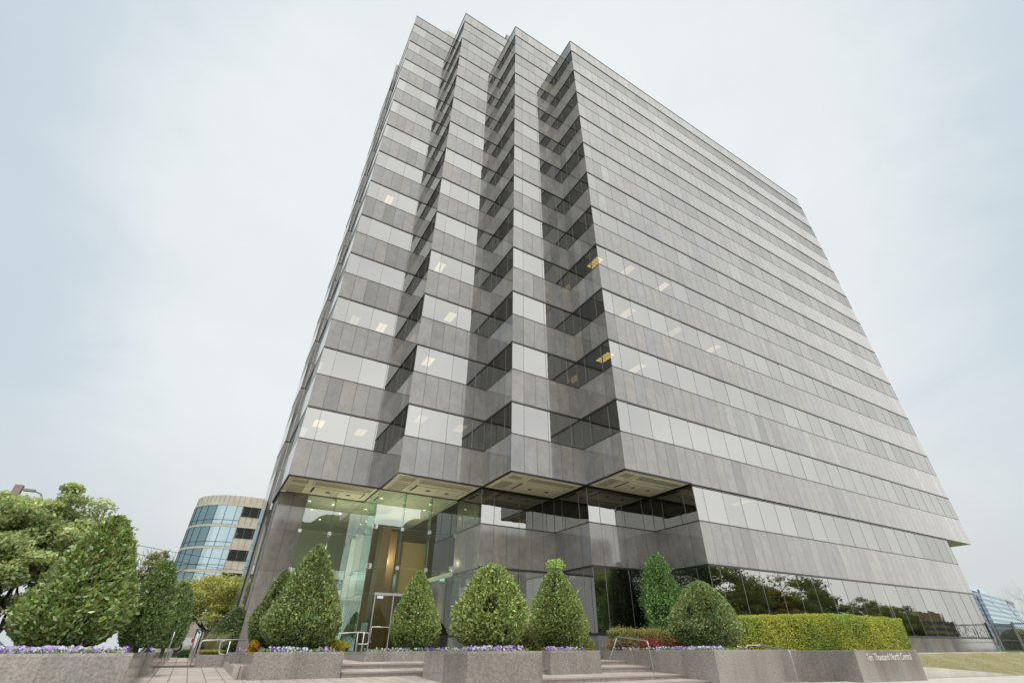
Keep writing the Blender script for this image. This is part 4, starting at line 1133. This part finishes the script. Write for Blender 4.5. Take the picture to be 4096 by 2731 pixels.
leaves_mesh('grass_blades', P, RNG.normal(size=(N, 3))*.6+np.array([0, 0, .8]), .05, palette(N, (.34,.31,.185), .22), M_OAKLEAF, None, .22).parent = lawn
mb = MB()
for a, b in zip(xs[:-1], xs[1:]):
    mb.prism([(a+.004,yk-.16),(b-.004,yk-.16),(b-.004,yk),(a+.004,yk)], ZS-10, lambda x, y: kz(x)+.07)
tag(mb.build('retaining_wall', M_CONC), 'low pale concrete retaining wall along the front of the dry lawn', 'wall')
mb = MB(); mb.box((24.5, -9.96, ZS-8.4), (49.6, -9.60, ZS-7.735)); tag(mb.build('kerb', M_CONC), kind='structure')

M_IRON = simple('green_black_iron', (.045,.055,.055), .45, .4)
M_MESH = simple('gate_screen', (.17,.20,.18), .6)
def gate(label, a, b, z0, z1, leaf=True):
    a, b = np.array(a, float), np.array(b, float); L = np.linalg.norm(b-a); d = (b-a)/L
    e = empty('metal_gate' if leaf else 'metal_fence', (a[0], a[1], z0), label, 'gate' if leaf else 'fence')
    k = MB(); n = int(L/.115)
    for i in range(n+1):
        p_ = a+d*L*i/n; k.box((p_[0]-.011, p_[1]-.011, z0+.08), (p_[0]+.011, p_[1]+.011, z1))
    k.build('pickets', M_IRON, e)
    k = MB()
    for z in (z0+.12, z0+.75, z1-.14):
        k.obox((a[0]-d[1]*-.018, a[1]-.018, z), (d[0]*L, d[1]*L, 0), (-d[1]*.036+1e-6, d[0]*.036, 0), (0, 0, .045))
    k.build('rails', M_IRON, e)
    for p_ in (a, b):
        k = MB(); k.box((p_[0]-.05, p_[1]-.05, z0-.1), (p_[0]+.05, p_[1]+.05, z1+.04)); k.build('post', M_MULL, e)
    return e
zg = ZS-7.80
gate('dark green metal picket gate at the right end of the tower base', (49.75, -9.75), (53.6, -9.75), zg, ZS-5.93)
gate('dark metal picket fence running forward from the gate at the right edge', (53.9, -9.75), (53.9, -13.6), zg-.1, ZS-5.80, False)
# screen plant box behind the gate
pp = at(1, -4.0, 4062, 2600)
# utility pole
yP = 30.0
pb, ptp = at(1, yP, 3985, 2560), at(1, yP, 3907, 2384)
xP = ptp[0]
up_ = empty('utility_pole', (xP, yP, ZS-8.5), 'brown wooden utility pole with crossarms behind the gate at right', 'utility pole')
k = MB(); k.tube([(xP, yP, ZS-8.5), (xP, yP, ptp[2])], [.22, .15], 10); k.build('pole', simple('pole_wood', (.13,.09,.065), .9, 0, .2, 3), up_)
for dz, ln, rot in ((-1.9, 2.2, .25), (-4.2, 2.6, 1.1), (-6.6, 1.8, .25)):
    c, s_ = math.cos(rot), math.sin(rot); k = MB()
    k.obox((xP-c*ln/2, yP-s_*ln/2, ptp[2]+dz), (c*ln, s_*ln, 0), (-s_*.12, c*.12, 0), (0, 0, .14)); arm = k.build('crossarm', M_MULL, up_)
    for j in range(3):
        q = j/2-.5; k = MB(); k.lathe([(.0, .32), (.08, .28), (.09, .2), (.05, .14)], (xP+c*ln*q*.9, yP+s_*ln*q*.9, ptp[2]+dz), 8); k.build('insulator', simple('porcelain', (.6,.6,.6), .3), arm)
# far office block with pale bands
def unit(u, v=2595):
    d = ray(u, v); d = np.array([d[0], d[1], 0]); return d/np.linalg.norm(d)
hd = ray(3914, 2368); hd = hd/np.linalg.norm(hd[:2]); DIST = 520.0
O1 = CAM+hd*DIST; ZTF = O1[2]; hd = np.array([hd[0], hd[1], 0]); d1 = unit(4700); n1 = np.array([d1[1], -d1[0], 0])
if np.dot(n1, hd) > 0: n1 = -n1
def onplane(u, v):
    d = ray(u, v); t = np.dot(O1-CAM, n1)/np.dot(d, n1); return CAM+d*t
ztop = ZTF; zrow = onplane(3950, 2372)[2]-onplane(3958, 2390.5)[2]
right = onplane(4036, 2379); sL = np.dot(onplane(3872, 2362)-O1, d1); F_ = abs(sL)/13; Lr = np.dot(right-O1, d1)
fo = empty('far_office_block', (O1[0], O1[1], ZS-9), 'distant pale blue banded office block with Koch sign, right edge', 'office block')
M_PB = simple('pale_band', (.44,.54,.64), .6, 0, .05, .1); M_GB = simple('grey_band', (.25,.32,.38), .5, 0, .06, .1)
M_BG = mirror_glass('blue_curtain_glass', (.55,.75,.95), (.05,.12,.25), .02, .0)
def slab(mb, s0, s1, z0, z1, off, dep, mat):
    a = O1+d1*s0+n1*off; mb.obox((a[0], a[1], z0), d1*(s1-s0), -n1*dep, (0, 0, z1-z0), mat)
mb = MB(); slab(mb, 0, Lr, ZS-9, ztop, 0, 30, 0); mb.build('wall', [M_PB], fo)
for i in range(10):
    z1 = ztop-i*zrow
    mb = MB(); slab(mb, .5, Lr-.3, z1-.52*zrow, z1-(.05*zrow if i else .0), .12, .3, 0); mb.build('window_band' if i else 'parapet_band', [M_GB], fo)
mb = MB(); slab(mb, sL*1.4, 0, ZS-9, ztop, .0, 30, 0); slab(mb, sL*1.4, -.2, ZS-9, ztop-zrow, .35, .5, 1); mb.build('glass_corner', [M_BG, M_BG], fo)
for i in range(1, 10):
    mb = MB(); slab(mb, sL*1.35, -.4, ztop-(i+.5)*zrow, ztop-(i+.02)*zrow, .55, .4, 0); mb.build('spandrel_band', [simple('dark_blue_band', (.07,.12,.18), .4)], fo)
mb = MB(); slab(mb, sL*1.2, np.dot(onplane(3962, 2368)-O1, d1), ztop, onplane(3915, 2346)[2], -3, 12, 0); slab(mb, 7*F_, 9.5*F_, ztop+.7, ztop+3.4, -2.9, .2, 1); mb.build('roof_house', [M_PB, M_BLACK], fo)
mb = MB(); slab(mb, sL*1.35, -.3, ztop-zrow*1.0, ztop+.05, .4, .5, 0); mb.build('sign_board', [simple('navy_board', (.03,.06,.12), .5)], fo)
M_WT = emit('white_letters', (.9,.93,.95), .75)
c_ = O1+d1*(sL*.50)+n1*.5; text_mesh('sign_lettering', 'Koch', zrow*1.15, M_WT, fo, (c_[0], c_[1], ztop-zrow*.5), d1, (0,0,1), abs(sL)*.80/(zrow*1.15*2.3))
c_ = O1+d1*(Lr*.86)+n1*.5; mb = MB(); slab(mb, Lr*.74, Lr-.6, ztop-zrow*.85, ztop-zrow*.08, .2, .4, 0); mb.build('sign_board', [simple('grey_board', (.11,.13,.16), .5)], fo)
text_mesh('sign_lettering', 'Tenet', zrow*.78, M_WT, fo, (c_[0], c_[1], ztop-zrow*.47), d1, (0,0,1), 1.1)

# ================================================================== TREES
def grow(k, p, d, L, r, depth, tips, seed, spread=.55, up=.12, segs=3):
    path, rad = [p], [r]
    for i in range(segs):
        d = d+RNG.normal(size=3)*.13+np.array([0, 0, up]); d /= np.linalg.norm(d)
        p = p+d*L/segs; path.append(p); rad.append(r*(1-.35*(i+1)/segs))
    k.tube(path, rad, 7 if r > .05 else 4, caps=False)
    if depth == 0: tips.append((p, d)); return
    for j in range(random.choice((2, 3, 3))):
        a = RNG.normal(size=3); a -= d*np.dot(a, d); a /= np.linalg.norm(a)
        dd = d*(1-spread*.5)+a*spread*random.uniform(.7, 1.3)
        grow(k, path[random.choice((2, 3)) if depth > 1 else 3], dd/np.linalg.norm(dd), L*random.uniform(.62, .82), rad[-1]*.72, depth-1, tips, seed, spread, up, segs)
def oak(name, label, cat, x, y, z, ht, wd, base, n, leaf, depth=4, trunk=.3, lean=(0, 0), group=None, seed=1, light=1.5):
    global RNG
    old = RNG; RNG = np.random.default_rng(seed); random.seed(seed)
    e = empty(name, (x, y, z), label, cat, group)
    k, tips = MB(), []
    th = ht*trunk; r = ht*.022+.05
    top = np.array([x+lean[0], y+lean[1], z+th])
    k.tube([(x, y, z-.2), (x+lean[0]*.4, y+lean[1]*.4, z+th*.5), top], [r*1.25, r, r*.9], 9)
    for j in range(4):
        a = 2*math.pi*j/4+RNG.uniform(-.4, .4)
        grow(k, top-np.array([0, 0, th*.12*j/4]), np.array([math.cos(a)*.75*wd/ht*1.2, math.sin(a)*.75*wd/ht*1.2, .75])/1.1, ht*.26, r*.62, depth-1, tips, seed)
    grow(k, top, np.array([0, 0, 1.0]), ht*.27, r*.6, depth-1, tips, seed)
    T_ = np.array([t[0] for t in tips])
    # squeeze the branch tips into the crown's envelope
    c = np.array([x+lean[0], y+lean[1], z+th+(ht-th)*.47]); sc_ = np.array([wd/2, wd/2, (ht-th)*.55])
    q = (T_-c)/sc_; l = np.linalg.norm(q, axis=1, keepdims=True); T2 = c+sc_*q*np.minimum(1, .96/np.maximum(l, 1e-6))
    k.build('trunk', M_BARK, e)
    # clumps of leaves round the tips and extra clumps on the envelope
    ex_ = RNG.normal(size=(len(T2)//2+40, 3)); ex_ /= np.linalg.norm(ex_, axis=1, keepdims=True); ex_ = ex_[ex_[:, 2] > -.55]
    Cn = np.concatenate([T2, c+ex_*sc_*RNG.uniform(.55, 1.0, (len(ex_), 1))])
    w_ = RNG.uniform(.35, 1.4, len(Cn)); idx = RNG.choice(len(Cn), n, p=w_/w_.sum()); cs = RNG.uniform(.065, .125, len(Cn))*wd
    G = RNG.normal(size=(n, 3)); G /= np.linalg.norm(G, axis=1, keepdims=True); G *= (RNG.random((n, 1))**.45)
    P_ = Cn[idx]+G*cs[idx][:, None]*np.array([1.15, 1.15, .62])
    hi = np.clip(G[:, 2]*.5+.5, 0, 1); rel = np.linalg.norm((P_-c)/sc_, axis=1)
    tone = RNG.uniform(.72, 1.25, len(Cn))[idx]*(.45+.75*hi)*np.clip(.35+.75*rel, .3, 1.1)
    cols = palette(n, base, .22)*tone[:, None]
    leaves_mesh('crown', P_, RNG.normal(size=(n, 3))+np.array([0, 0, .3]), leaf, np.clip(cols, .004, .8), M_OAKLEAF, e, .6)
    RNG = old; return e
def oak_px(label, u, ul, ur, vtop, vbase_z, y, base, n, leaf, **kw):
    c = at(1, y, u, 2500); l, r = at(1, y, ul, 2400), at(1, y, ur, 2400); kw.setdefault('lean', ((l[0]+r[0])/2-c[0], 0)); t = at(1, y, (ul+ur)/2, vtop)
    return oak('oak_tree', label, 'oak tree', c[0], y, vbase_z, t[2]-vbase_z, abs(r[0]-l[0]), base, n, leaf, **kw)
OAK = (.28, .32, .14); OAKY = (.38, .39, .12)
oak_px('big live oak with open crown at the far left edge', -190, -430, 325, 1885, ZS-8.2, 2.0, (.285,.35,.15), 130000, .15, trunk=.05, seed=41, depth=5)
oak_px('yellow green live oak with forked trunk behind the path handrails', 845, 575, 1040, 2284, ZS-7.9, 20.0, OAKY, 80000, .15, trunk=.22, seed=42, lean=(.3,0), depth=5)
oak_px('darker live oak between the hollies and the round office building', 645, 560, 760, 2315, ZS-7.8, 40.0, (.29,.32,.15), 16000, .22, trunk=.3, seed=43)
oak_px('thin twiggy oak peeking over the right shoulder of the biggest holly', 560, 500, 630, 2190, ZS-7.8, 16.0, (.30,.32,.15), 5000, .13, trunk=.4, seed=44)
# bare winter tree at the right edge
RNG = np.random.default_rng(77); random.seed(77)
pbt = at(1, 3.0, 4190, 2560)
bte = empty('bare_tree', (pbt[0], 3.0, ZS-8.4), 'leafless winter tree with fine twigs at the right edge', 'tree')
k, tips = MB(), []
grow(k, np.array([pbt[0], 3.0, ZS-8.6]), np.array([0, 0, 1.0]), 3.0, .16, 0, tips, 1)
k.build('trunk', M_BARK, bte)
k = MB()
for j in range(6):
    a = 2*math.pi*j/6; grow(k, tips[0][0]-np.array([0, 0, .4*j/6]), np.array([math.cos(a)*.8, math.sin(a)*.8, .7]), 2.5, .05, 5, [], 1, .5, .1)
k.build('branches', M_BARK, bte)
p = at(1, 1.0, 4092, 2600)
topiary('evergreen_shrub', 'rounded olive bush beyond the gate at the right edge', 'evergreen shrub', p[0]+.6, 1.0, ZS-7.9, 2.4, 2.3, (.20,.21,.08), 5000, leaf=.14, sharp=.5, belly=.4, lump=.2, seed=51)

# ================================================================== LEFT BACKGROUND
# round glass and travertine office
YB = 78.0
zb_ = lambda v, u=975: at(1, YB, u, v)[2]
xs0 = at(1, YB, 785, 2604)[0]; RB = 7.7
ro = empty('round_office_building', (xs0, YB+8, ZS-8), 'round cornered office building of blue glass and travertine behind the oaks', 'office building')
M_TRAV = ground_mat('travertine', (.46,.41,.34), (.60,.55,.47), .7, .7, 0, 6)
M_BLUE = mirror_glass('sky_blue_glass', (.66,.82,.88), (.10,.17,.19), .01, .0)
M_DKG = mirror_glass('dark_ribbon_glass', (.42,.45,.45), (.05,.054,.054), .04, .0)
ztopB = at(1, YB, 977, 1984)[2]
belts = [at(1, YB, 700+920/3.484, 1950+238/3.484)[2], at(1, YB, 700+832/3.484, 1950+540/3.484)[2], at(1, YB, 700+750/3.484, 1950+842/3.484)[2], at(1, YB, 700+643/3.484, 1950+1157/3.484)[2]]
fl = (belts[0]-belts[3])/3
belts = [belts[0]-fl*i for i in range(7)]
def arcpt(i, n, R): a = math.pi+math.pi/2*i/n; return (xs0+R*math.cos(a), YB+RB+R*math.sin(a))
NA = 7
outer = [(xs0-RB, YB+40)]+[arcpt(i, NA*2, RB) for i in range(NA*2+1)]+[(xs0+45, YB)]
def strip(mb, pts, z0, z1, mat=0):
    for a, b in zip(pts[:-1], pts[1:]): mb.poly([(*a, z0), (*b, z0), (*b, z1), (*a, z1)], mat, random.random())
def band(pts, off):       # push an open outline outwards
    out = []
    for i, p_ in enumerate(pts):
        a, b = np.array(pts[max(0, i-1)]), np.array(pts[min(len(pts)-1, i+1)]); d = (b-a)/np.linalg.norm(b-a); out.append((p_[0]+d[1]*off, p_[1]-d[0]*off))
    return out
mb = MB(); strip(mb, outer, belts[0], ztopB); mb.build('parapet', M_TRAV, ro)
mb = MB(); strip(mb, band(outer, -.02), ZS-9, belts[0]); mb.poly([(*p_, ztopB-.4) for p_ in outer]+[(xs0+45, YB+40, ztopB-.4)]); mb.build('wall', M_TRAV, ro)
arc = outer[:NA*2+2]
for i, zb1 in enumerate(belts[:-1]):
    lo = belts[i+1]
    mb, fr = MB(), MB(); strip(mb, band(arc, .02), lo+.22, zb1-.22); g = mb.build('curved_window', M_BLUE, ro)
    o2 = band(arc, .06)
    for j in range(0, len(arc), 2): q = o2[j]; fr.box((q[0]-.035, q[1]-.035, lo+.22), (q[0]+.035, q[1]+.035, zb1-.22))
    strip(fr, o2, lo+fl*.25-.04, lo+fl*.25+.04); fr.build('mullions', M_JOINT, g)
    mb = MB(); strip(mb, band(outer, .12), zb1-.22, zb1+.12); mb.build('belt_course', M_TRAV, ro)
    x0 = outer[-2][0]+.12
    mb = MB(); n_ = 26
    for j in range(n_): mb.poly([(x0+j*1.4+.03,YB-.05,lo+fl*.46),(x0+(j+1)*1.4-.03,YB-.05,lo+fl*.46),(x0+(j+1)*1.4-.03,YB-.05,zb1-.24),(x0+j*1.4+.03,YB-.05,zb1-.24)])
    mb.build('ribbon_window', M_DKG, ro)
    mb = MB()
    for j in range(n_): mb.box((x0+j*1.05-.012, YB-.035, lo+.1), (x0+j*1.05+.012, YB-.0, lo+fl*.46))
    mb.build('panel_joints', M_JOINT, ro)
mb = MB()
for j in range(0, NA*2+1): q = band(arc, .01)[j+1] if j+1 < len(arc) else None; q and mb.box((q[0]-.012, q[1]-.03, belts[0]+.2), (q[0]+.012, q[1]+.03, ztopB))
for j in range(40): mb.box((xs0+j*1.05-.012, YB-.03, belts[0]+.2), (xs0+j*1.05+.012, YB, ztopB))
mb.build('parapet_joints', M_JOINT, ro)
# low pale shop building behind the yellow oak
YS = 50.0
l, r = at(1, YS, 640, 2560), at(1, YS, 985, 2560); zt_ = at(1, YS, 760, 2478)[2]
sh = empty('low_building', ((l[0]+r[0])/2, YS+4, ZS-7.6), 'low pale building with dark shop glass behind the forked oak', 'building')
mb = MB(); mb.box((l[0], YS, ZS-8), (r[0], YS+10, zt_)); mb.build('wall', M_TRAV, sh)
for i in range(5):
    a = at(1, YS, 772+i*36, 2560)[0]; b = at(1, YS, 802+i*36, 2560)[0]; mb = MB(); mb.box((a, YS-.03, ZS-7.6), (b, YS, zt_-.9)); mb.build('shop_window', M_DKG, sh)
a = at(1, YS-.3, 700, 2560)[0]; b = at(1, YS-.3, 735, 2560)[0]; mb = MB(); mb.poly([(a, YS-.3, ZS-6.6), (b, YS-.3, ZS-6.6), ((a+b)/2, YS-.3, ZS-5.0)]); mb.build('red_panel', simple('dull_red', (.42,.08,.07), .6), sh)
# car park behind
mb = MB(); mb.box((-70, 30, ZS-8), (12, 49, ZS-7.56)); tag(mb.build('car_park', M_ASPH), kind='structure')
M_WHITE = simple('white_car_paint', (.74,.74,.73), .2, 0, .03); M_TYRE = simple('tyre', (.02,.02,.02), .9); M_CARGL = mirror_glass('car_glass', (.6,.75,.85), (.02,.03,.04), .0, .0); M_RED = simple('tail_red', (.55,.02,.02), .25)
def wheel(e, x, y, z, r=.39):
    k = MB(); k.lathe([(0,-.12),(r*.72,-.13),(r,-.10),(r,.10),(r*.72,.13),(0,.12)], (x, y, z), 20, 0, 'y'); w_ = k.build('wheel', M_TYRE, e, True)
    k = MB(); k.lathe([(0,-.15),(r*.5,-.14),(r*.62,-.135)], (x, y, z), 14, 0, 'y'); k.build('rim', M_STEEL, w_)
def extrude_profile(mb, prof, x0, y0, z0, w_, mat=0, flip=1, inset=0.0):
    n = len(prof); A_ = [(x0+flip*p_[0], y0+(inset if p_[1] > 1.0 else 0), z0+p_[1]) for p_ in prof]; B_ = [(a[0], y0+w_-(inset if prof[i][1] > 1.0 else 0), a[2]) for i, a in enumerate(A_)]
    mb.poly(A_, mat); mb.poly(B_[::-1], mat)
    for i in range(n): j = (i+1) % n; mb.poly([A_[i], B_[i], B_[j], A_[j]], mat)
zc = ZS-7.56
xr = at(1, 36.0, 764, 2590)[0]; yT = 36.0
tr = empty('pickup_truck', (xr, yT+1, zc), 'white pickup truck parked behind the forked oak, seen from its rear side', 'pickup truck')
k = MB(); extrude_profile(k, [(0,.55),(0,1.18),(-1.95,1.18),(-1.95,1.12),(-4.1,1.12),(-5.55,1.02),(-5.75,.62),(-5.7,.5),(-5.2,.48)]+[(-4.62+.5*math.cos(t), .42+.45*math.sin(t)) for t in np.linspace(math.pi, 0, 7)]+[(-3.9,.46),(-1.75,.46)]+[(-1.15+.5*math.cos(t), .42+.45*math.sin(t)) for t in np.linspace(math.pi, 0, 7)]+[(-.5,.5)], xr, yT, zc, 1.95); k.build('body', M_WHITE, tr)
k = MB(); extrude_profile(k, [(-1.95,1.12),(-2.05,1.86),(-3.35,1.88),(-4.15,1.12)], xr, yT+.08, zc, 1.8, 0, 1, .08); cab = k.build('cab', M_WHITE, tr)
for (a, b) in ((-2.1, -2.75), (-2.85, -3.75)):
    k = MB(); k.poly([(xr+a,yT+.075,zc+1.2),(xr+b-(.2 if b < -3 else 0),yT+.075,zc+1.2),(xr+b+(.25 if b < -3 else 0),yT+.14,zc+1.78),(xr+a-.04,yT+.14,zc+1.78)]); k.build('side_window', M_CARGL, cab)
k = MB(); k.box((xr-.16, yT-.015, zc+.78), (xr+.015, yT+.12, zc+1.12)); k.build('tail_light', M_RED, tr)
k = MB(); k.box((xr-.1, yT+.1, zc+.42), (xr+.12, yT+1.85, zc+.60)); k.build('bumper', M_STEEL, tr)
for dx in (-1.15, -4.62):
    for dy in (.1, 1.85): wheel(tr, xr+dx, yT+dy, zc+.39)
xb = at(1, 22.0, 30, 2590)[0]; yB_ = 22.0; zc2 = gz(xb, yB_)+.02
cr = empty('parked_car', (xb, yB_+.9, zc2), 'blue car parked beyond the planter at the left edge', 'car')
k = MB(); extrude_profile(k, [(0,.35),(0,.75),(-.15,.92),(-1.0,.98),(-3.3,.95),(-4.3,.80),(-4.45,.5),(-4.4,.3)]+[(-3.6+.4*math.cos(t), .3+.36*math.sin(t)) for t in np.linspace(math.pi, 0, 6)]+[(-1.2,.3)]+[(-.8+.4*math.cos(t), .3+.36*math.sin(t)) for t in np.linspace(math.pi, 0, 6)]+[(-.2,.3)], xb, yB_, zc2, 1.8); k.build('body', simple('blue_paint', (.03,.08,.30), .2), cr)
k = MB(); extrude_profile(k, [(-.55,.97),(-1.15,1.42),(-2.5,1.45),(-3.25,.96)], xb, yB_+.1, zc2, 1.6, 0, 1, .12); k.build('greenhouse', M_CARGL, cr)
for dx in (-.8, -3.6):
    for dy in (.1, 1.7): wheel(cr, xb+dx, yB_+dy, zc2+.31, .31)
# clipped low hedge at the end of the path
a1, a2 = at(1, 10, 712, 2620), at(1, 10, 778, 2620)
hedge('clipped_hedge', 'small dark green clipped hedge at the far end of the garden path', 'hedge', a1[0], a2[0], 10, 11, at(1, 10, 740, 2628)[2], at(1, 10, 740, 2600)[2], (.05,.12,.03), 3000, leaf=.06, seed=7)
# overhead wires
for i, (v0, v1, lb) in enumerate(((2168, 2247, 'uppermost overhead wire crossing the sky left of the tower'), (2203, 2284, 'middle overhead wire crossing the sky left of the tower'), (2243, 2312, 'lowest overhead wire crossing the sky left of the tower'))):
    a, b = at(1, 30, 420, v0-17), at(1, 52, 1010, v1); k = MB(); pts = [a+(b-a)*t+np.array([0, 0, -.9*4*t*(1-t)*.3]) for t in np.linspace(0, 1, 13)]
    k.tube(pts, .022, 5); tag(k.build('overhead_wire', M_BLACK), lb, 'wire', 'overhead wires')
# lamp head above the far left oak
pl = at(1, 26.0, 168, 2000)
sl_ = empty('street_lamp', (pl[0], 26.0, ZS-8), 'grey street lamp head sticking out above the far left oak', 'street lamp')
k = MB(); k.tube([(pl[0], 26, ZS-8), (pl[0], 26, pl[2]), (pl[0]-.25, 26, pl[2]+.45), (pl[0]-.8, 26, pl[2]+.65)], [.12, .08, .05, .05], 8); k.build('pole', M_MULL, sl_)
k = MB(); k.box((pl[0]-1.4, 25.85, pl[2]+.55), (pl[0]-.7, 26.15, pl[2]+.72)); k.build('lamp_head', M_MULL, sl_)
pl = at(1, 26.0, 58, 1978)
so_ = empty('sign_pole', (pl[0], 26.0, ZS-8), 'reddish grey sign pole top above the far left oak', 'pole')
k = MB(); k.tube([(pl[0], 26, ZS-8), (pl[0], 26, pl[2])], .13, 8); k.build('pole', M_MULL, so_); k = MB(); k.box((pl[0]-.25, 25.8, pl[2]), (pl[0]+.25, 26.2, pl[2]+.75)); k.build('pole_head', simple('reddish_grey', (.30,.22,.22), .7), so_)

# ================================================================== BEHIND THE VIEWER: what the glass mirrors
yr = -46.0; w3 = -6*MD
def oak_mirror(label, u, wpx, vtop, wall, y, base, seed, n=30000):
    c = mirrored(wall, y, u, 2500); l, r = mirrored(wall, y, u-wpx/2, 2450), mirrored(wall, y, u+wpx/2, 2450); t = mirrored(wall, y, u, vtop); z = ZS-9.1
    oak('oak_tree', label, 'oak tree', c[0], y, z, t[2]-z, abs(r[0]-l[0]), base, n, .36, trunk=.08, seed=seed, group='oaks across the street mirrored in the tower glass', depth=4)
DK = (.25, .29, .085)
for i, (u, w_, vt, wl, y, c, lb) in enumerate(((2900, 260, 2268, w3, yr, DK, 'largest oak mirrored in the ground floor glass left of the big hedge'), (3020, 190, 2300, w3, yr-3, DK, 'second oak mirrored above the left end of the big hedge'), (3090, 120, 2345, w3, yr+2, (.34,.25,.04), 'brownish oak mirrored above the big hedge'),
        (3205, 230, 2322, w3, yr, DK, 'round oak mirrored above the middle of the big hedge'), (3305, 120, 2372, w3, yr-4, DK, 'narrow oak mirrored right of the middle of the big hedge'), (3475, 130, 2398, w3, yr-10, DK, 'small oak mirrored above the right part of the big hedge'), (3570, 110, 2425, w3, yr-12, DK, 'smallest oak mirrored above the right end of the big hedge'),
        (2440, 240, 2285, -4*MD, yr, DK, 'dark oak mirrored in the glass behind the step handrail'), (2060, 200, 2290, -2*MD, yr, DK, 'dark oak mirrored in the glass between the middle hollies'), (2620, 180, 2300, -4*MD, yr+3, DK, 'dark oak mirrored behind the upright evergreen'))):
    oak_mirror(lb, u, w_, vt, wl, y, c, 60+i)
# tan banded office mirrored at the right
yt = -120.0
l, r = mirrored(w3, yt, 3585, 2590), mirrored(w3, yt, 3868, 2590); zt_ = mirrored(w3, yt, 3800, 2482)[2]; zt2 = mirrored(w3, yt, 3740, 2447)[2]
M_TAN = simple('tan_brick', (.62,.44,.27), .8, 0, .08, .5)
tb = empty('tan_office_block', ((l[0]+r[0])/2, yt-8, ZS-9), 'tan office block with dark window bands mirrored in the right hand glass', 'office block')
mb = MB(); mb.box((l[0], yt-16, ZS-9.5), (r[0], yt, zt_)); mb.build('wall', M_TAN, tb)
a, b = mirrored(w3, yt, 3690, 2500)[0], mirrored(w3, yt, 3800, 2500)[0]
mb = MB(); mb.box((min(a, b), yt-14, zt_), (max(a, b), yt-1, zt2)); mb.build('roof_house', M_TAN, tb)
hh = (zt_-(ZS-9))/5.2
for i in range(5):
    mb = MB(); mb.box((l[0]+1, yt, zt_-hh*(i+.75)), (r[0]-1, yt+.06, zt_-hh*(i+.25))); mb.build('window_band', M_DKG, tb)
# long beige building with curved gables mirrored in the lobby glass
yb2 = -95.0
z0_ = mirrored(0, yb2, 1480, 2092)[2]; l, r = mirrored(0, yb2, 1180, 2300), mirrored(0, yb2, 2050, 2300)
bb = empty('beige_apartments', ((l[0]+r[0])/2, yb2-9, ZS-9), 'long beige building with curved gables mirrored in the lobby glass', 'building')
M_BEI = simple('beige_render', (.50,.44,.32), .9, 0, .06, .4)
xa, xb_ = min(l[0], r[0])-6, max(l[0], r[0])+25
mb = MB(); mb.box((xa, yb2-18, ZS-9.5), (xb_, yb2, z0_)); mb.build('wall', M_BEI, bb)
for u in (1360, 1690):
    c = mirrored(0, yb2, u, 2080)[0]
    mb = MB(); R_ = 4.2; pts = [(c-R_*1.3, z0_-.01), (c+R_*1.3, z0_-.01)]+[(c+R_*1.05*math.cos(t), z0_+.8+1.6*math.sin(t)) for t in np.linspace(0, math.pi, 12)]
    for yy, rev in ((yb2+.05, False), (yb2-1, True)): mb.poly([(p_[0], yy, p_[1]) for p_ in (pts[::-1] if rev else pts)])
    for i in range(len(pts)): j = (i+1) % len(pts); mb.poly([(pts[i][0], yb2+.05, pts[i][1]), (pts[i][0], yb2-1, pts[i][1]), (pts[j][0], yb2-1, pts[j][1]), (pts[j][0], yb2+.05, pts[j][1])])
    mb.build('curved_gable', M_BEI, bb)
